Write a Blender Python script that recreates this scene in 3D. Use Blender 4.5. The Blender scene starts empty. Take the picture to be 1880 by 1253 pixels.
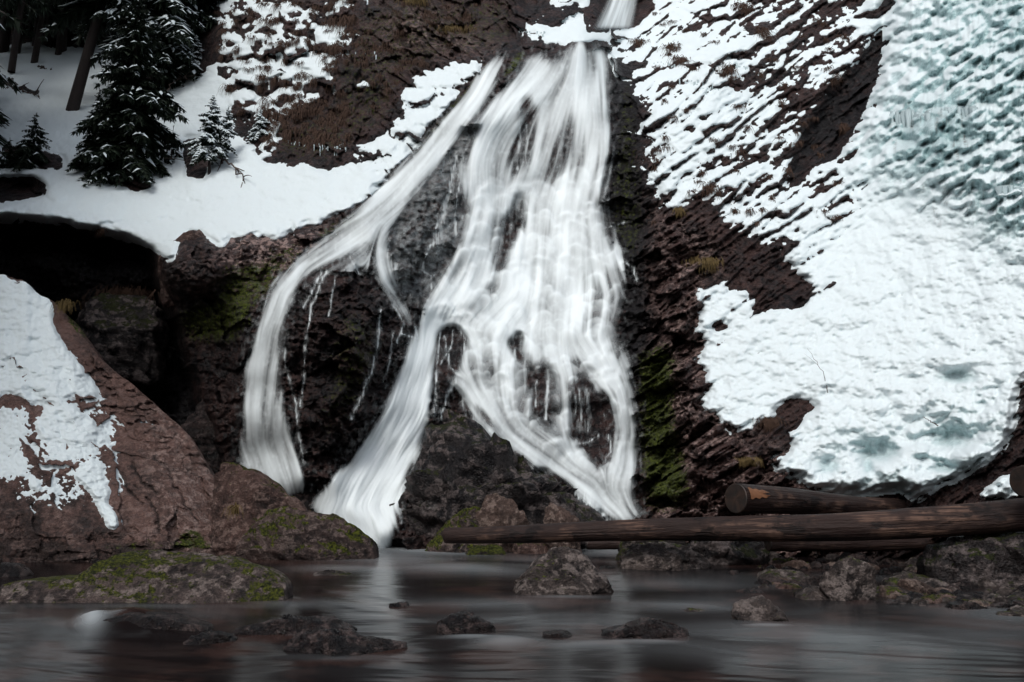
import bpy, bmesh, math, random
import numpy as np
from mathutils import Vector, Matrix

# ------------------------------------------------------------------ camera, sky, sun, exposure
SC = bpy.context.scene
COL = SC.collection
HF = 1628.0          # focal length in photo pixels
PITCH = math.radians(8.5)
CAM_Z = 0.8
cd = bpy.data.cameras.new('camera')
cam = bpy.data.objects.new('camera', cd)
COL.objects.link(cam)
cam.location = (0, 0, CAM_Z)
cam.rotation_euler = (math.radians(90) + PITCH, 0, 0)
cd.sensor_width = 36.0
cd.lens = HF * 36.0 / 1880.0
cd.clip_end = 300.0
cd.clip_start = 0.05
SC.camera = cam

world = bpy.data.worlds.new("World")
SC.world = world
world.use_nodes = True
wn = world.node_tree.nodes
wl = world.node_tree.links
for n_ in list(wn):
    wn.remove(n_)
sky = wn.new('ShaderNodeTexSky')
sky.sky_type = 'NISHITA'
sky.sun_disc = False
SUN_EL, SUN_ROT = math.radians(48), math.radians(205)
sky.sun_elevation = SUN_EL
sky.sun_rotation = SUN_ROT
sky.air_density = 1.0
sky.dust_density = 3.0
hsv = wn.new('ShaderNodeHueSaturation')      # overcast: the cloud deck takes most of the blue away
hsv.inputs['Saturation'].default_value = 0.42
bg = wn.new('ShaderNodeBackground')
bg.inputs['Strength'].default_value = 0.12
wo = wn.new('ShaderNodeOutputWorld')
wl.new(sky.outputs[0], hsv.inputs['Color'])
wl.new(hsv.outputs[0], bg.inputs['Color'])
wl.new(bg.outputs[0], wo.inputs['Surface'])

ld = bpy.data.lights.new('sun', 'SUN')
ld.energy = 1.0
ld.angle = math.radians(25)
ld.color = (1.0, 0.985, 0.96)
sun = bpy.data.objects.new('sun', ld)
COL.objects.link(sun)
# direction of travel of the light (the sky's sun sits at azimuth SUN_ROT measured clockwise from +Y)
sdir = Vector((math.sin(SUN_ROT) * math.cos(SUN_EL), math.cos(SUN_ROT) * math.cos(SUN_EL), math.sin(SUN_EL)))
sun.rotation_euler = sdir.to_track_quat('Z', 'Y').to_euler()
sun.location = sdir * 40

SC.view_settings.view_transform = 'Standard'
SC.view_settings.look = 'None'
SC.view_settings.exposure = 0.46
SC.view_settings.gamma = 1.0
SC.view_settings.use_curve_mapping = False
SC.render.engine = 'CYCLES'
SC.cycles.max_bounces = 6
SC.cycles.diffuse_bounces = 3
SC.cycles.glossy_bounces = 3
SC.cycles.transparent_max_bounces = 16

# ------------------------------------------------------------------ numpy helpers
F32 = np.float32


def hash2(ix, iy, seed):
    n = (ix.astype(np.int64) * 374761393 + iy.astype(np.int64) * 668265263 + seed * 974634777) & 0xFFFFFFFF
    n = ((n ^ (n >> 13)) * 1274126177) & 0xFFFFFFFF
    n = ((n ^ (n >> 15)) * 2246822519) & 0xFFFFFFFF
    return n ^ (n >> 16)


_A = np.arange(256) * (2 * math.pi / 256)
_GX, _GY = np.cos(_A).astype(F32), np.sin(_A).astype(F32)


def perlin(x, y, seed=0):
    xf, yf = np.floor(x), np.floor(y)
    ix, iy = xf.astype(np.int64), yf.astype(np.int64)
    fx, fy = (x - xf).astype(F32), (y - yf).astype(F32)
    u = fx * fx * fx * (fx * (fx * 6 - 15) + 10)
    v = fy * fy * fy * (fy * (fy * 6 - 15) + 10)

    def g(dx, dy):
        h = hash2(ix + dx, iy + dy, seed) & 255
        return _GX[h] * (fx - dx) + _GY[h] * (fy - dy)
    a, b, c, d = g(0, 0), g(1, 0), g(0, 1), g(1, 1)
    return (a + u * (b - a) + v * (c - a + u * (a - b - c + d))) * 1.5


def fbm(x, y, octv=4, seed=0, gain=0.5, lac=2.03):
    s = 0; a = 1.0; t = 0
    for o in range(octv):
        s = s + a * perlin(x, y, seed + o * 17)
        t += a; a *= gain; x = x * lac + 3.7; y = y * lac - 1.3
    return s / t


def ridged(x, y, octv=4, seed=0, gain=0.5):
    s = 0; a = 1.0; t = 0
    for o in range(octv):
        s = s + a * (1 - 2 * np.abs(perlin(x, y, seed + o * 17)))
        t += a; a *= gain; x = x * 2.1 + 1.7; y = y * 2.1 - 5.3
    return s / t


def worley(x, y, seed=0):
    ix, iy = np.floor(x).astype(np.int64), np.floor(y).astype(np.int64)
    f1 = np.full(x.shape, 9.0, F32); f2 = f1.copy(); idv = np.zeros(x.shape, F32)
    ox = np.zeros(x.shape, F32); oy = np.zeros(x.shape, F32)
    for dx in (-1, 0, 1):
        for dy in (-1, 0, 1):
            h = hash2(ix + dx, iy + dy, seed)
            jx = (h & 1023) / 1023.0; jy = ((h >> 10) & 1023) / 1023.0
            ddx = (x - (ix + dx + jx)).astype(F32); ddy = (y - (iy + dy + jy)).astype(F32)
            d = ddx * ddx + ddy * ddy
            m = d < f1
            f2 = np.where(m, f1, np.minimum(f2, d))
            idv = np.where(m, ((h >> 20) & 1023) / 1023.0, idv)
            ox = np.where(m, ddx, ox); oy = np.where(m, ddy, oy)
            f1 = np.where(m, d, f1)
    return np.sqrt(f1), np.sqrt(f2), idv, ox, oy


def facets(x, y, seed=0):
    """tilted facets, one plane per cell: broken rock"""
    f1, f2, i, ox, oy = worley(x, y, seed)
    a = i * 61.0
    return (i - 0.5) * 0.8 + (np.cos(a) * ox + np.sin(a) * oy) * 1.2


def sstep(a, b, x):
    t = np.clip((x - a) / (b - a), 0, 1)
    return t * t * (3 - 2 * t)


def poly(px, py, pts):
    ins = np.zeros(px.shape, bool)
    xs = [p[0] for p in pts]; ys = [p[1] for p in pts]
    n = len(pts)
    box = (px >= min(xs)) & (px <= max(xs)) & (py >= min(ys)) & (py <= max(ys))
    X, Y = px[box], py[box]
    r = np.zeros(X.shape, bool)
    for i in range(n):
        x0, y0 = pts[i]; x1, y1 = pts[(i + 1) % n]
        if y0 == y1:
            continue
        c = ((y0 > Y) != (y1 > Y)) & (X < (x1 - x0) * (Y - y0) / (y1 - y0) + x0)
        r ^= c
    ins[box] = r
    return ins.astype(F32)


def blur(a, s):
    """gaussian blur in index space, separable, edge padded"""
    if s < 0.3:
        return a
    r = int(3 * s + 1)
    k = np.exp(-0.5 * (np.arange(-r, r + 1) / s) ** 2); k /= k.sum()
    a = np.asarray(a, F32)
    for ax in (0, 1):
        p = np.pad(a, [(r, r) if i == ax else (0, 0) for i in (0, 1)], mode='edge')
        n = a.shape[ax]
        if len(k) > 24:
            m = p.shape[ax]
            L = 1 << (m + len(k)).bit_length()
            fk = np.fft.rfft(k, L)
            fp = np.fft.rfft(p, L, axis=ax)
            q = np.fft.irfft(fp * (fk[:, None] if ax == 0 else fk[None, :]), L, axis=ax)
            a = (q[2 * r:2 * r + n] if ax == 0 else q[:, 2 * r:2 * r + n]).astype(F32)
        else:
            o = 0
            for i, w in enumerate(k):
                o = o + w * (p[i:i + n] if ax == 0 else p[:, i:i + n])
            a = o.astype(F32)
    return a


def bilin(a, x, y):
    h, w = a.shape
    x = np.clip(x, 0, w - 1.001); y = np.clip(y, 0, h - 1.001)
    ix, iy = x.astype(np.int32), y.astype(np.int32)
    fx, fy = x - ix, y - iy
    return (a[iy, ix] * (1 - fx) * (1 - fy) + a[iy, ix + 1] * fx * (1 - fy)
            + a[iy + 1, ix] * (1 - fx) * fy + a[iy + 1, ix + 1] * fx * fy)


def lic(src, vx, vy, L=14, step=1.0):
    """smear src along a flow given in index space"""
    h, w = src.shape
    X0, Y0 = np.meshgrid(np.arange(w, dtype=F32), np.arange(h, dtype=F32))
    acc = src.astype(F32).copy(); n = 1.0
    for sgn in (1, -1):
        x, y = X0.copy(), Y0.copy()
        for k in range(L):
            ux, uy = bilin(vx, x, y), bilin(vy, x, y)
            x += sgn * step * ux; y += sgn * step * uy
            wgt = 0.5 + 0.5 * math.cos(math.pi * (k + 1) / (L + 1))
            acc += wgt * bilin(src, x, y)
            n += wgt
    return (acc / n).astype(F32)


def norm01(a, p=2):
    lo, hi = np.percentile(a[::3, ::3], [p, 100 - p])
    return np.clip((a - lo) / (hi - lo), 0, 1).astype(F32)


ST, CT = math.sin(PITCH), math.cos(PITCH)


def unproj(px, py, Y):
    """point of the place seen at photo pixel (px, py) at ground distance Y"""
    x = (np.asarray(px, float) - 940.0) / HF; y = (626.5 - np.asarray(py, float)) / HF
    dy = CT - y * ST; dz = ST + y * CT
    k = Y / dy
    return np.stack([x * k, Y + 0 * x, CAM_Z + dz * k], -1)


def V3(px, py, Y):
    return Vector([float(c) for c in unproj(px, py, Y)])


def ground_Y(py, z=0.0):
    y = (626.5 - py) / HF
    return (z - CAM_Z) * (CT - y * ST) / (ST + y * CT)


# ------------------------------------------------------------------ object helpers
def tag(o, label=None, cat=None, group=None, kind=None):
    if label: o['label'] = label
    if cat: o['category'] = cat
    if group: o['group'] = group
    if kind: o['kind'] = kind
    return o


def empty(name, loc, label, cat, group=None, kind=None):
    o = bpy.data.objects.new(name, None)
    COL.objects.link(o)
    o.location = loc
    o.empty_display_size = 0.2
    return tag(o, label, cat, group, kind)


def link_mesh(name, me, mat, parent=None, loc=None):
    o = bpy.data.objects.new(name, me)
    COL.objects.link(o)
    if mat is not None and not me.materials:
        me.materials.append(mat)
    if parent is not None:
        o.parent = parent
    if loc is not None:
        o.location = loc
    return o


def mesh_np(name, co, faces, attrs=None, smooth=True):
    """co (n,3); faces (m,k) int array"""
    me = bpy.data.meshes.new(name)
    co = np.ascontiguousarray(co, F32); faces = np.ascontiguousarray(faces, np.int32)
    m, k = faces.shape
    me.vertices.add(len(co)); me.vertices.foreach_set('co', co.ravel())
    me.loops.add(m * k); me.loops.foreach_set('vertex_index', faces.ravel())
    me.polygons.add(m)
    me.polygons.foreach_set('loop_start', np.arange(0, m * k, k, dtype=np.int32))
    me.polygons.foreach_set('loop_total', np.full(m, k, np.int32))
    me.update(calc_edges=True)
    me.polygons.foreach_set('use_smooth', np.full(m, smooth, bool))
    for an, av in (attrs or {}).items():
        a = me.attributes.new(an, 'FLOAT', 'POINT')
        a.data.foreach_set('value', np.ascontiguousarray(av, F32).ravel())
    return me


def grid_faces(h, w, keep=None):
    i = np.arange(h * w, dtype=np.int32).reshape(h, w)
    q = np.stack([i[1:, :-1], i[1:, 1:], i[:-1, 1:], i[:-1, :-1]], -1)
    if keep is not None:
        q = q[keep]
    return q.reshape(-1, 4)


def compact(co, faces, attrs):
    used = np.unique(faces)
    remap = np.zeros(len(co), np.int32); remap[used] = np.arange(len(used), dtype=np.int32)
    return co[used], remap[faces], {k: np.asarray(v).ravel()[used] for k, v in attrs.items()}


# ------------------------------------------------------------------ materials
def new_mat(name):
    m = bpy.data.materials.new(name)
    m.use_nodes = True
    nt = m.node_tree
    for n in list(nt.nodes):
        nt.nodes.remove(n)
    return m, nt


class NT:
    def __init__(s, nt):
        s.nt = nt

    def n(s, t, **kw):
        nd = s.nt.nodes.new(t)
        for k, v in kw.items():
            setattr(nd, k, v)
        return nd

    def l(s, a, b):
        s.nt.links.new(a, b)

    def attr(s, name):
        return s.n('ShaderNodeAttribute', attribute_name=name).outputs['Fac']

    def coord(s):
        return s.n('ShaderNodeNewGeometry').outputs['Position']

    def noise(s, scale, detail=4, rough=0.55, vec=None, dist=0.0, stretch=None):
        nd = s.n('ShaderNodeTexNoise')
        nd.inputs['Scale'].default_value = scale
        nd.inputs['Detail'].default_value = detail
        nd.inputs['Roughness'].default_value = rough
        nd.inputs['Distortion'].default_value = dist
        v = vec if vec is not None else s.coord()
        if stretch:
            mp = s.n('ShaderNodeMapping')
            mp.inputs['Scale'].default_value = stretch
            s.l(v, mp.inputs['Vector'])
            v = mp.outputs[0]
        s.l(v, nd.inputs['Vector'])
        return nd.outputs['Fac']

    def ramp(s, f, a, b, c0=None, c1=None):
        nd = s.n('ShaderNodeMapRange')
        nd.interpolation_type = 'SMOOTHSTEP'
        nd.inputs['From Min'].default_value = a
        nd.inputs['From Max'].default_value = b
        s.l(f, nd.inputs['Value'])
        return nd.outputs['Result']

    def lin(s, f, a, b, c, d):
        nd = s.n('ShaderNodeMapRange')
        nd.inputs['From Min'].default_value = a
        nd.inputs['From Max'].default_value = b
        nd.inputs['To Min'].default_value = c
        nd.inputs['To Max'].default_value = d
        s.l(f, nd.inputs['Value'])
        return nd.outputs['Result']

    def mix(s, f, a, b):
        nd = s.n('ShaderNodeMix', data_type='RGBA')
        for sock, v in ((nd.inputs[0], f), (nd.inputs[6], a), (nd.inputs[7], b)):
            if hasattr(v, 'links'):
                s.l(v, sock)
            elif isinstance(v, (int, float)):
                sock.default_value = v
            else:
                sock.default_value = (*v, 1)
        return nd.outputs[2]

    def math(s, op, a, b=None, clamp=False):
        nd = s.n('ShaderNodeMath', operation=op, use_clamp=clamp)
        for i, v in enumerate((a, b)):
            if v is None:
                continue
            if hasattr(v, 'links'):
                s.l(v, nd.inputs[i])
            else:
                nd.inputs[i].default_value = v
        return nd.outputs[0]

    def bump(s, h, strength=0.5, dist=0.02, normal=None):
        nd = s.n('ShaderNodeBump')
        nd.inputs['Strength'].default_value = strength
        nd.inputs['Distance'].default_value = dist
        s.l(h, nd.inputs['Height'])
        if normal is not None:
            s.l(normal, nd.inputs['Normal'])
        return nd.outputs[0]

    def bsdf(s, color, rough, normal=None, spec=0.5, alpha=None, **kw):
        nd = s.n('ShaderNodeBsdfPrincipled')
        for key, v in (('Base Color', color), ('Roughness', rough), ('Specular IOR Level', spec)):
            if hasattr(v, 'links'):
                s.l(v, nd.inputs[key])
            elif isinstance(v, (int, float)):
                nd.inputs[key].default_value = v
            else:
                nd.inputs[key].default_value = (*v, 1)
        if normal is not None:
            s.l(normal, nd.inputs['Normal'])
        for k, v in kw.items():
            nd.inputs[k].default_value = v
        return nd

    def out(s, sh):
        o = s.n('ShaderNodeOutputMaterial')
        s.l(sh, o.inputs['Surface'])


def rock_material(name, use_attr=True, dark=(0.006, 0.005, 0.006), brown=(0.058, 0.031, 0.027),
                  light=(0.21, 0.15, 0.13), brownness=0.5, mossiness=0.0, wet=0.6, scale=1.0,
                  moss_dark=(0.007, 0.010, 0.003), moss_light=(0.085, 0.105, 0.010), spec=0.22):
    m, nt = new_mat(name)
    t = NT(nt)
    n1 = t.noise(3.2 * scale, 6, 0.62)
    n2 = t.noise(17 * scale, 5, 0.65)
    n3 = t.noise(75 * scale, 3, 0.6)
    if use_attr:
        br = t.attr('brown'); mo = t.attr('moss'); li = t.attr('pale')
    else:
        br = t.n('ShaderNodeValue').outputs[0]; br.default_value = brownness
        mo = None
    f = t.math('ADD', br, t.math('MULTIPLY', t.math('SUBTRACT', n1, 0.5), 2.4))
    f = t.math('ADD', f, t.math('MULTIPLY', t.math('SUBTRACT', n2, 0.5), 2.6), clamp=True)
    c = t.mix(f, dark, brown)
    n4 = t.noise(6.5 * scale, 5, 0.62, dist=0.6, stretch=(1, 1, 1.8))
    spk = t.ramp(t.math('ADD', n4, t.math('MULTIPLY', t.math('SUBTRACT', n2, 0.5), 0.8)), 0.50, 0.62)
    if use_attr:
        spk = t.math('MULTIPLY', spk, li, clamp=True)
        c = t.mix(t.math('MULTIPLY', li, 0.45), c, brown)
        c = t.mix(t.math('MULTIPLY', spk, 0.8), c, light)
    else:
        c = t.mix(t.math('MULTIPLY', spk, 0.55), c, light)
    c = t.mix(t.math('MULTIPLY', t.ramp(n3, 0.42, 0.62), 0.7), c, t.mix(0.5, c, (0.0, 0.0, 0.0)))
    rough = t.lin(t.noise(9 * scale, 4, 0.6), 0.35, 0.65, 0.52 - 0.32 * wet, 0.85 - 0.3 * wet)
    if use_attr or mossiness > 0:
        mc = t.mix(t.ramp(t.noise(45, 3, 0.7), 0.35, 0.7), moss_dark, moss_light)
        mn = t.noise(14, 6, 0.72)
        if use_attr:
            mm = t.ramp(t.math('ADD', mo, t.math('MULTIPLY', t.math('SUBTRACT', mn, 0.5), 1.3)), 0.42, 0.62)
        else:
            g = t.n('ShaderNodeNewGeometry').outputs['Normal']
            sp = t.n('ShaderNodeSeparateXYZ'); t.l(g, sp.inputs[0])
            a = t.math('ADD', t.math('MULTIPLY', sp.outputs['Z'], 0.5), t.math('MULTIPLY', t.math('SUBTRACT', mn, 0.5), 1.5))
            a = t.math('ADD', a, t.math('SUBTRACT', t.noise(2.3, 2, 0.5), 0.5))
            mm = t.ramp(a, 0.78 - 0.95 * mossiness, 0.90 - 0.95 * mossiness)
        c = t.mix(mm, c, mc)
        rough = t.mix(mm, rough, (0.9, 0.9, 0.9))
    vo = t.n('ShaderNodeTexVoronoi'); vo.feature = 'DISTANCE_TO_EDGE'
    vo.inputs['Scale'].default_value = 9 * scale
    wv = t.n('ShaderNodeVectorMath', operation='ADD')
    nn = t.n('ShaderNodeTexNoise'); nn.inputs['Scale'].default_value = 6; nn.inputs['Detail'].default_value = 4
    t.l(t.coord(), wv.inputs[0]); t.l(nn.outputs['Color'], wv.inputs[1]); t.l(wv.outputs[0], vo.inputs['Vector'])
    crack = t.ramp(vo.outputs['Distance'], 0.0, 0.05)
    h = t.math('ADD', t.math('MULTIPLY', n2, 1.0), t.math('MULTIPLY', n3, 0.35))
    h = t.math('ADD', h, t.math('MULTIPLY', crack, 0.12))
    b = t.bump(h, 1.0, 0.05)
    if use_attr:
        wetm = t.math('MULTIPLY', t.ramp(t.noise(11, 5, 0.65), 0.50, 0.60), t.lin(li, 0, 1, 0.25, 1.0))
        rough = t.mix(wetm, rough, (0.22, 0.22, 0.22))
        spec = t.lin(wetm, 0, 1, spec, 0.75)
    s = t.bsdf(c, rough, b, spec=spec)
    t.out(s.outputs[0])
    return m


def snow_material():
    m, nt = new_mat('snow')
    t = NT(nt)
    ice = t.attr('ice')
    dirt = t.attr('dirt')
    n1 = t.noise(22, 5, 0.6)
    n2 = t.noise(90, 3, 0.6)
    ic = t.mix(t.ramp(n1, 0.3, 0.75), (0.22, 0.345, 0.36), (0.42, 0.56, 0.57))
    c = t.mix(ice, (0.67, 0.745, 0.765), ic)
    c = t.mix(t.math('MULTIPLY', dirt, t.ramp(n1, 0.35, 0.6)), c, (0.10, 0.085, 0.08))
    r = t.lin(ice, 0, 1, 0.75, 0.33)
    h = t.math('ADD', n1, t.math('MULTIPLY', n2, 0.3))
    b = t.bump(h, 0.35, 0.03)
    s = t.bsdf(c, r, b, spec=0.35)
    t.out(s.outputs[0])
    return m


def fall_material():
    m, nt = new_mat('falling_water')
    t = NT(nt)
    d = t.attr('veil')
    s = t.bsdf((0.88, 0.95, 0.965), 0.6, None, spec=0.2)
    tl = t.n('ShaderNodeBsdfTranslucent'); tl.inputs[0].default_value = (0.88, 0.95, 0.965, 1)
    mx0 = t.n('ShaderNodeMixShader'); mx0.inputs[0].default_value = 0.12
    t.l(s.outputs[0], mx0.inputs[1]); t.l(tl.outputs[0], mx0.inputs[2])
    tr = t.n('ShaderNodeBsdfTransparent')
    mx = t.n('ShaderNodeMixShader')
    t.l(d, mx.inputs[0]); t.l(tr.outputs[0], mx.inputs[1]); t.l(mx0.outputs[0], mx.inputs[2])
    t.out(mx.outputs[0])
    return m


def stream_material():
    m, nt = new_mat('stream_water')
    t = NT(nt)
    foam_refl = t.attr('foam_refl'); bed = t.attr('bed')
    c = t.mix(bed, (0.004, 0.0035, 0.004), (0.034, 0.018, 0.015))
    c = t.mix(foam_refl, c, (0.62, 0.68, 0.71))
    h = t.noise(3.0, 3, 0.5, stretch=(0.5, 1.6, 1))
    b = t.bump(h, 0.10, 0.05)
    s = t.bsdf(c, t.lin(foam_refl, 0, 1, 0.16, 0.6), b, spec=0.05)
    s.inputs['IOR'].default_value = 1.33
    t.out(s.outputs[0])
    return m


MAT_ROCK = rock_material('wet_rock', scale=0.7, light=(0.36, 0.255, 0.23))
MAT_SNOW = snow_material()
MAT_FALL = fall_material()
MAT_STREAM = stream_material()
# ------------------------------------------------------------------ the ravine wall
def nY(y):
    return 9.9 + 0.85 * (y - 13.3)


CP = [(-700, 300, 15), (-700, 0, 24), (-700, 600, 12.6), (-700, 1060, 11.5), (0, 1060, 10.8), (400, 1060, 10.8),
      (0, 390, 12.2), (100, 412, 12.2), (300, 460, 12.0), (450, 440, 11.6), (600, 400, 11.9), (690, 350, 12.3),
      (100, 340, 13.4), (0, 340, 13.5), (300, 380, 13.2), (500, 350, 13.0), (0, 300, 14.6), (250, 300, 14.8),
      (450, 290, 14.3), (600, 305, 13.3), (100, 200, 17.5), (300, 200, 17), (0, 100, 21), (150, 60, 23), (300, 60, 22),
      (400, 60, 18), (480, 150, 16), (560, 100, 15.8), (620, 280, 13.6), (700, 200, 14.2), (750, 50, 15.6),
      (900, 60, 15.8), (830, 120, 14.9), (300, 600, 12.2), (100, 600, 12.4), (0, 900, 12.0), (480, 880, 10.5),
      (480, 650, 10.8), (560, 500, 11.3)]
for a in [(700, 1060, 13.4), (900, 1060, 13.0), (1150, 1060, 13.2), (1400, 1060, 12.6), (1650, 1060, 11.5),
          (1880, 1060, 10), (2600, 1060, 7), (690, 1000, 13.3), (720, 800, 14.2), (780, 600, 15.2), (850, 450, 16.2),
          (900, 300, 17.3), (960, 120, 18.8), (700, 400, 15.5), (850, 220, 17.4), (920, 110, 18.6), (1050, 85, 19),
          (1040, 300, 17.5), (1050, 500, 16.2), (1030, 620, 15.2), (1100, 800, 14.4), (1150, 940, 13.4), (940, 790, 14.2),
          (620, 560, 14.2), (640, 700, 13.9), (640, 850, 13.6), (1180, 200, 17.8), (1190, 400, 16.2), (1200, 600, 14.8),
          (1220, 800, 13.7), (1250, 930, 13.0), (1300, 100, 19), (1400, 200, 18), (1500, 50, 20), (1620, 60, 19),
          (1350, 400, 15.5), (1500, 500, 14.6), (1600, 300, 16), (1400, 700, 13.5), (1600, 700, 12.8), (1800, 700, 12.0),
          (1880, 500, 12.6), (1880, 300, 13.6), (1750, 200, 15), (1880, 50, 15.2), (1500, 900, 12.3), (1700, 900, 11.7),
          (1880, 900, 10.8), (2600, 900, 8.0), (2600, 400, 9.5), (2600, 0, 12), (1150, 40, 23), (1150, -100, 25),
          (1085, 62, 20), (1300, -400, 28), (1700, -400, 22), (900, -400, 27), (2600, -400, 15)]:
    CP.append((a[0], a[1], nY(a[2])))
CP += [(500, -400, 26), (0, -400, 36), (-700, -400, 38)]
CP = np.array(CP, float)


def tps_fit(P, z, smooth=0.02):
    X = P / 1000.0
    d = np.linalg.norm(X[:, None] - X[None], axis=-1)
    K = np.where(d > 0, d * d * np.log(d + 1e-12), 0) + np.eye(len(X)) * smooth * 0.01
    Q = np.hstack([np.ones((len(X), 1)), X])
    A = np.block([[K, Q], [Q.T, np.zeros((3, 3))]])
    return X, np.linalg.solve(A, np.concatenate([z, np.zeros(3)]))


def tps_eval(fit, px, py):
    X, w = fit
    x = (px / 1000.0).astype(F32); y = (py / 1000.0).astype(F32)
    o = (w[-3] + w[-2] * x + w[-1] * y).astype(F32)
    for (cx, cy), wi in zip(X, w[:-3]):
        d2 = (x - F32(cx)) ** 2 + (y - F32(cy)) ** 2 + F32(1e-12)
        o += F32(wi * 0.5) * d2 * np.log(d2)
    return o


U = np.concatenate([np.arange(-700, -240, 20), np.arange(-240, -20, 5), np.arange(-20, 1901, 2), np.arange(1905, 2220, 4.5), np.arange(2230, 2620, 20)]).astype(F32)
Vv = np.concatenate([np.arange(-400, -10, 13), np.arange(-10, 1062, 2)]).astype(F32)
PX, PY = np.meshgrid(U, Vv)
BASE = tps_eval(tps_fit(CP[:, :2], CP[:, 2]), PX, PY)


def region(pts, soft=6.0, edge=0.0, escale=30.0, seed=5):
    """soft mask; edge = ragged outline amplitude in pixels"""
    x, y = PX, PY
    if edge:
        x = PX + edge * fbm(PX / escale, PY / escale, 4, seed)
        y = PY + edge * fbm(PX / escale, PY / escale, 4, seed + 50)
    return blur(poly(x, y, pts), soft / 2.0)


# --- large forms
CAVE = [(-800, 410), (10, 402), (120, 418), (210, 440), (275, 468), (290, 500), (292, 545), (330, 600), (330, 640),
        (350, 700), (400, 850), (420, 930), (400, 1062), (-800, 1062)]
cave = region(CAVE, 9, 14, 60, 3)
LIPB = [(285, 480), (330, 440), (360, 430), (400, 450), (412, 490), (395, 535), (340, 545), (300, 530)]
lipb = region(LIPB, 22)
GREYR = [(405, 452), (440, 432), (490, 430), (530, 440), (570, 415), (598, 430), (540, 480), (480, 500), (430, 500)]
MOUND = [(520, 520), (590, 490), (650, 500), (720, 560), (760, 610), (735, 670), (690, 780), (640, 850), (560, 870),
         (540, 800), (520, 700), (515, 600)]
mound = region(MOUND, 45)
GULLY = [(1128, 90), (1165, 100), (1172, 300), (1200, 420), (1185, 560), (1245, 640), (1240, 760), (1270, 930), (1170, 950),
         (1160, 780), (1140, 560), (1118, 400)]
gully = region(GULLY, 16)
CREV = [(1640, -30), (1628, 60), (1612, 150), (1575, 230), (1530, 290), (1485, 300), (1440, 360), (1470, 260), (1530, 160),
        (1585, 110), (1618, 40), (1622, -30)]
crev = region(CREV, 8, 8, 30, 7)
BANDL = [(888, 112), (915, 118), (870, 175), (820, 240), (760, 320), (690, 400), (600, 450), (570, 430), (650, 385), (745, 300),
         (800, 220), (860, 150)]
bandl = region(BANDL, 8)
UPGAP = [(940, -20), (1090, -20), (1080, 40), (1040, 60), (1030, 95), (960, 100), (945, 60)]
upgap = region(UPGAP, 10)

CAVB = 1.2 * region([(120, 560), (180, 525), (260, 530), (300, 560), (290, 620), (230, 680), (160, 640)], 30) + 0.9 * region([(60, 450), (140, 455), (200, 490), (180, 520), (80, 510), (30, 480)], 22) + 0.9 * region([(215, 470), (280, 480), (292, 520), (250, 530), (205, 505)], 16) + 0.9 * region([(300, 700), (360, 730), (400, 830), (390, 900), (320, 800)], 24)
FORM = (-1.9 * cave + CAVB * cave + 0.7 * lipb + 0.55 * mound - 0.30 * gully - 0.55 * crev - 0.12 * bandl - 0.5 * upgap
        - 0.8 * region([(-200, 345), (0, 332), (55, 330), (80, 345), (66, 356), (0, 366), (-200, 380)], 8)
        + 0.22 * region([(340, 262), (385, 262), (388, 300), (370, 335), (342, 322)], 14)
        + 0.25 * region([(175, 300), (225, 305), (285, 335), (262, 352), (205, 345), (170, 322)], 16)
        + 0.22 * region([(20, 278), (70, 270), (112, 292), (108, 312), (40, 302)], 14)).astype(F32)

# --- region weights
RIGHT = region([(1150, -500), (1150, 60), (1165, 100), (1180, 300), (1205, 400), (1230, 620), (1290, 800), (1320, 930), (1420, 1062),
                (2700, 1062), (2700, -500)], 20)
NEARF = region([(1165, 250), (1215, 390), (1300, 440), (1290, 600), (1290, 760), (1460, 860), (1600, 1062), (1150, 1062),
                (1170, 800), (1190, 560)], 24)
ULEFT = region([(390, -500), (950, -500), (960, 60), (890, 110), (760, 140), (735, 215), (600, 310), (460, 300), (400, 180)], 16)
WALLUL = region([(655, 0), (960, -40), (955, 90), (890, 112), (830, 112), (745, 150), (735, 215), (640, 290), (600, 310), (480, 295),
                 (500, 220), (600, 190), (610, 110), (640, 60)], 16)
ICE = region([(1645, -500), (1640, 60), (1610, 170), (1560, 240), (1545, 300), (1640, 330), (1760, 350), (1820, 420), (1900, 440),
              (2700, 440), (2700, -500)], 40, 30, 90, 9)
TERR = region([(-800, -500), (-800, 408), (10, 400), (120, 416), (210, 438), (275, 466), (320, 475), (350, 440), (410, 455), (420, 437),
               (510, 437), (570, 410), (650, 372), (705, 335), (600, 305), (500, 300), (440, 250), (395, 180), (390, -500)], 12)

# --- strata and broken relief (metres, + = towards the camera)


def strata(ang, period, seed, warp=0.8, amp_scale=90, skew=0.82):
    c, s = math.cos(math.radians(ang)), math.sin(math.radians(ang))
    a = PX * c + PY * s
    b = -PX * s + PY * c
    w = warp * fbm(a / 150, b / 45, 4, seed) * 1.6 + 0.35 * fbm(a / 28, b / 14, 3, seed + 3)
    q = b / period + w
    k = np.floor(q)
    fr = q - k
    saw = np.where(fr < skew, fr / skew, (1 - fr) / (1 - skew))
    lev = perlin(k * 7.31 + 0.5, a / amp_scale + k * 3.3, seed + 9)
    am = np.clip(0.62 + 0.9 * lev, 0.10, 1.3)
    return (saw * am).astype(F32)


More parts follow.
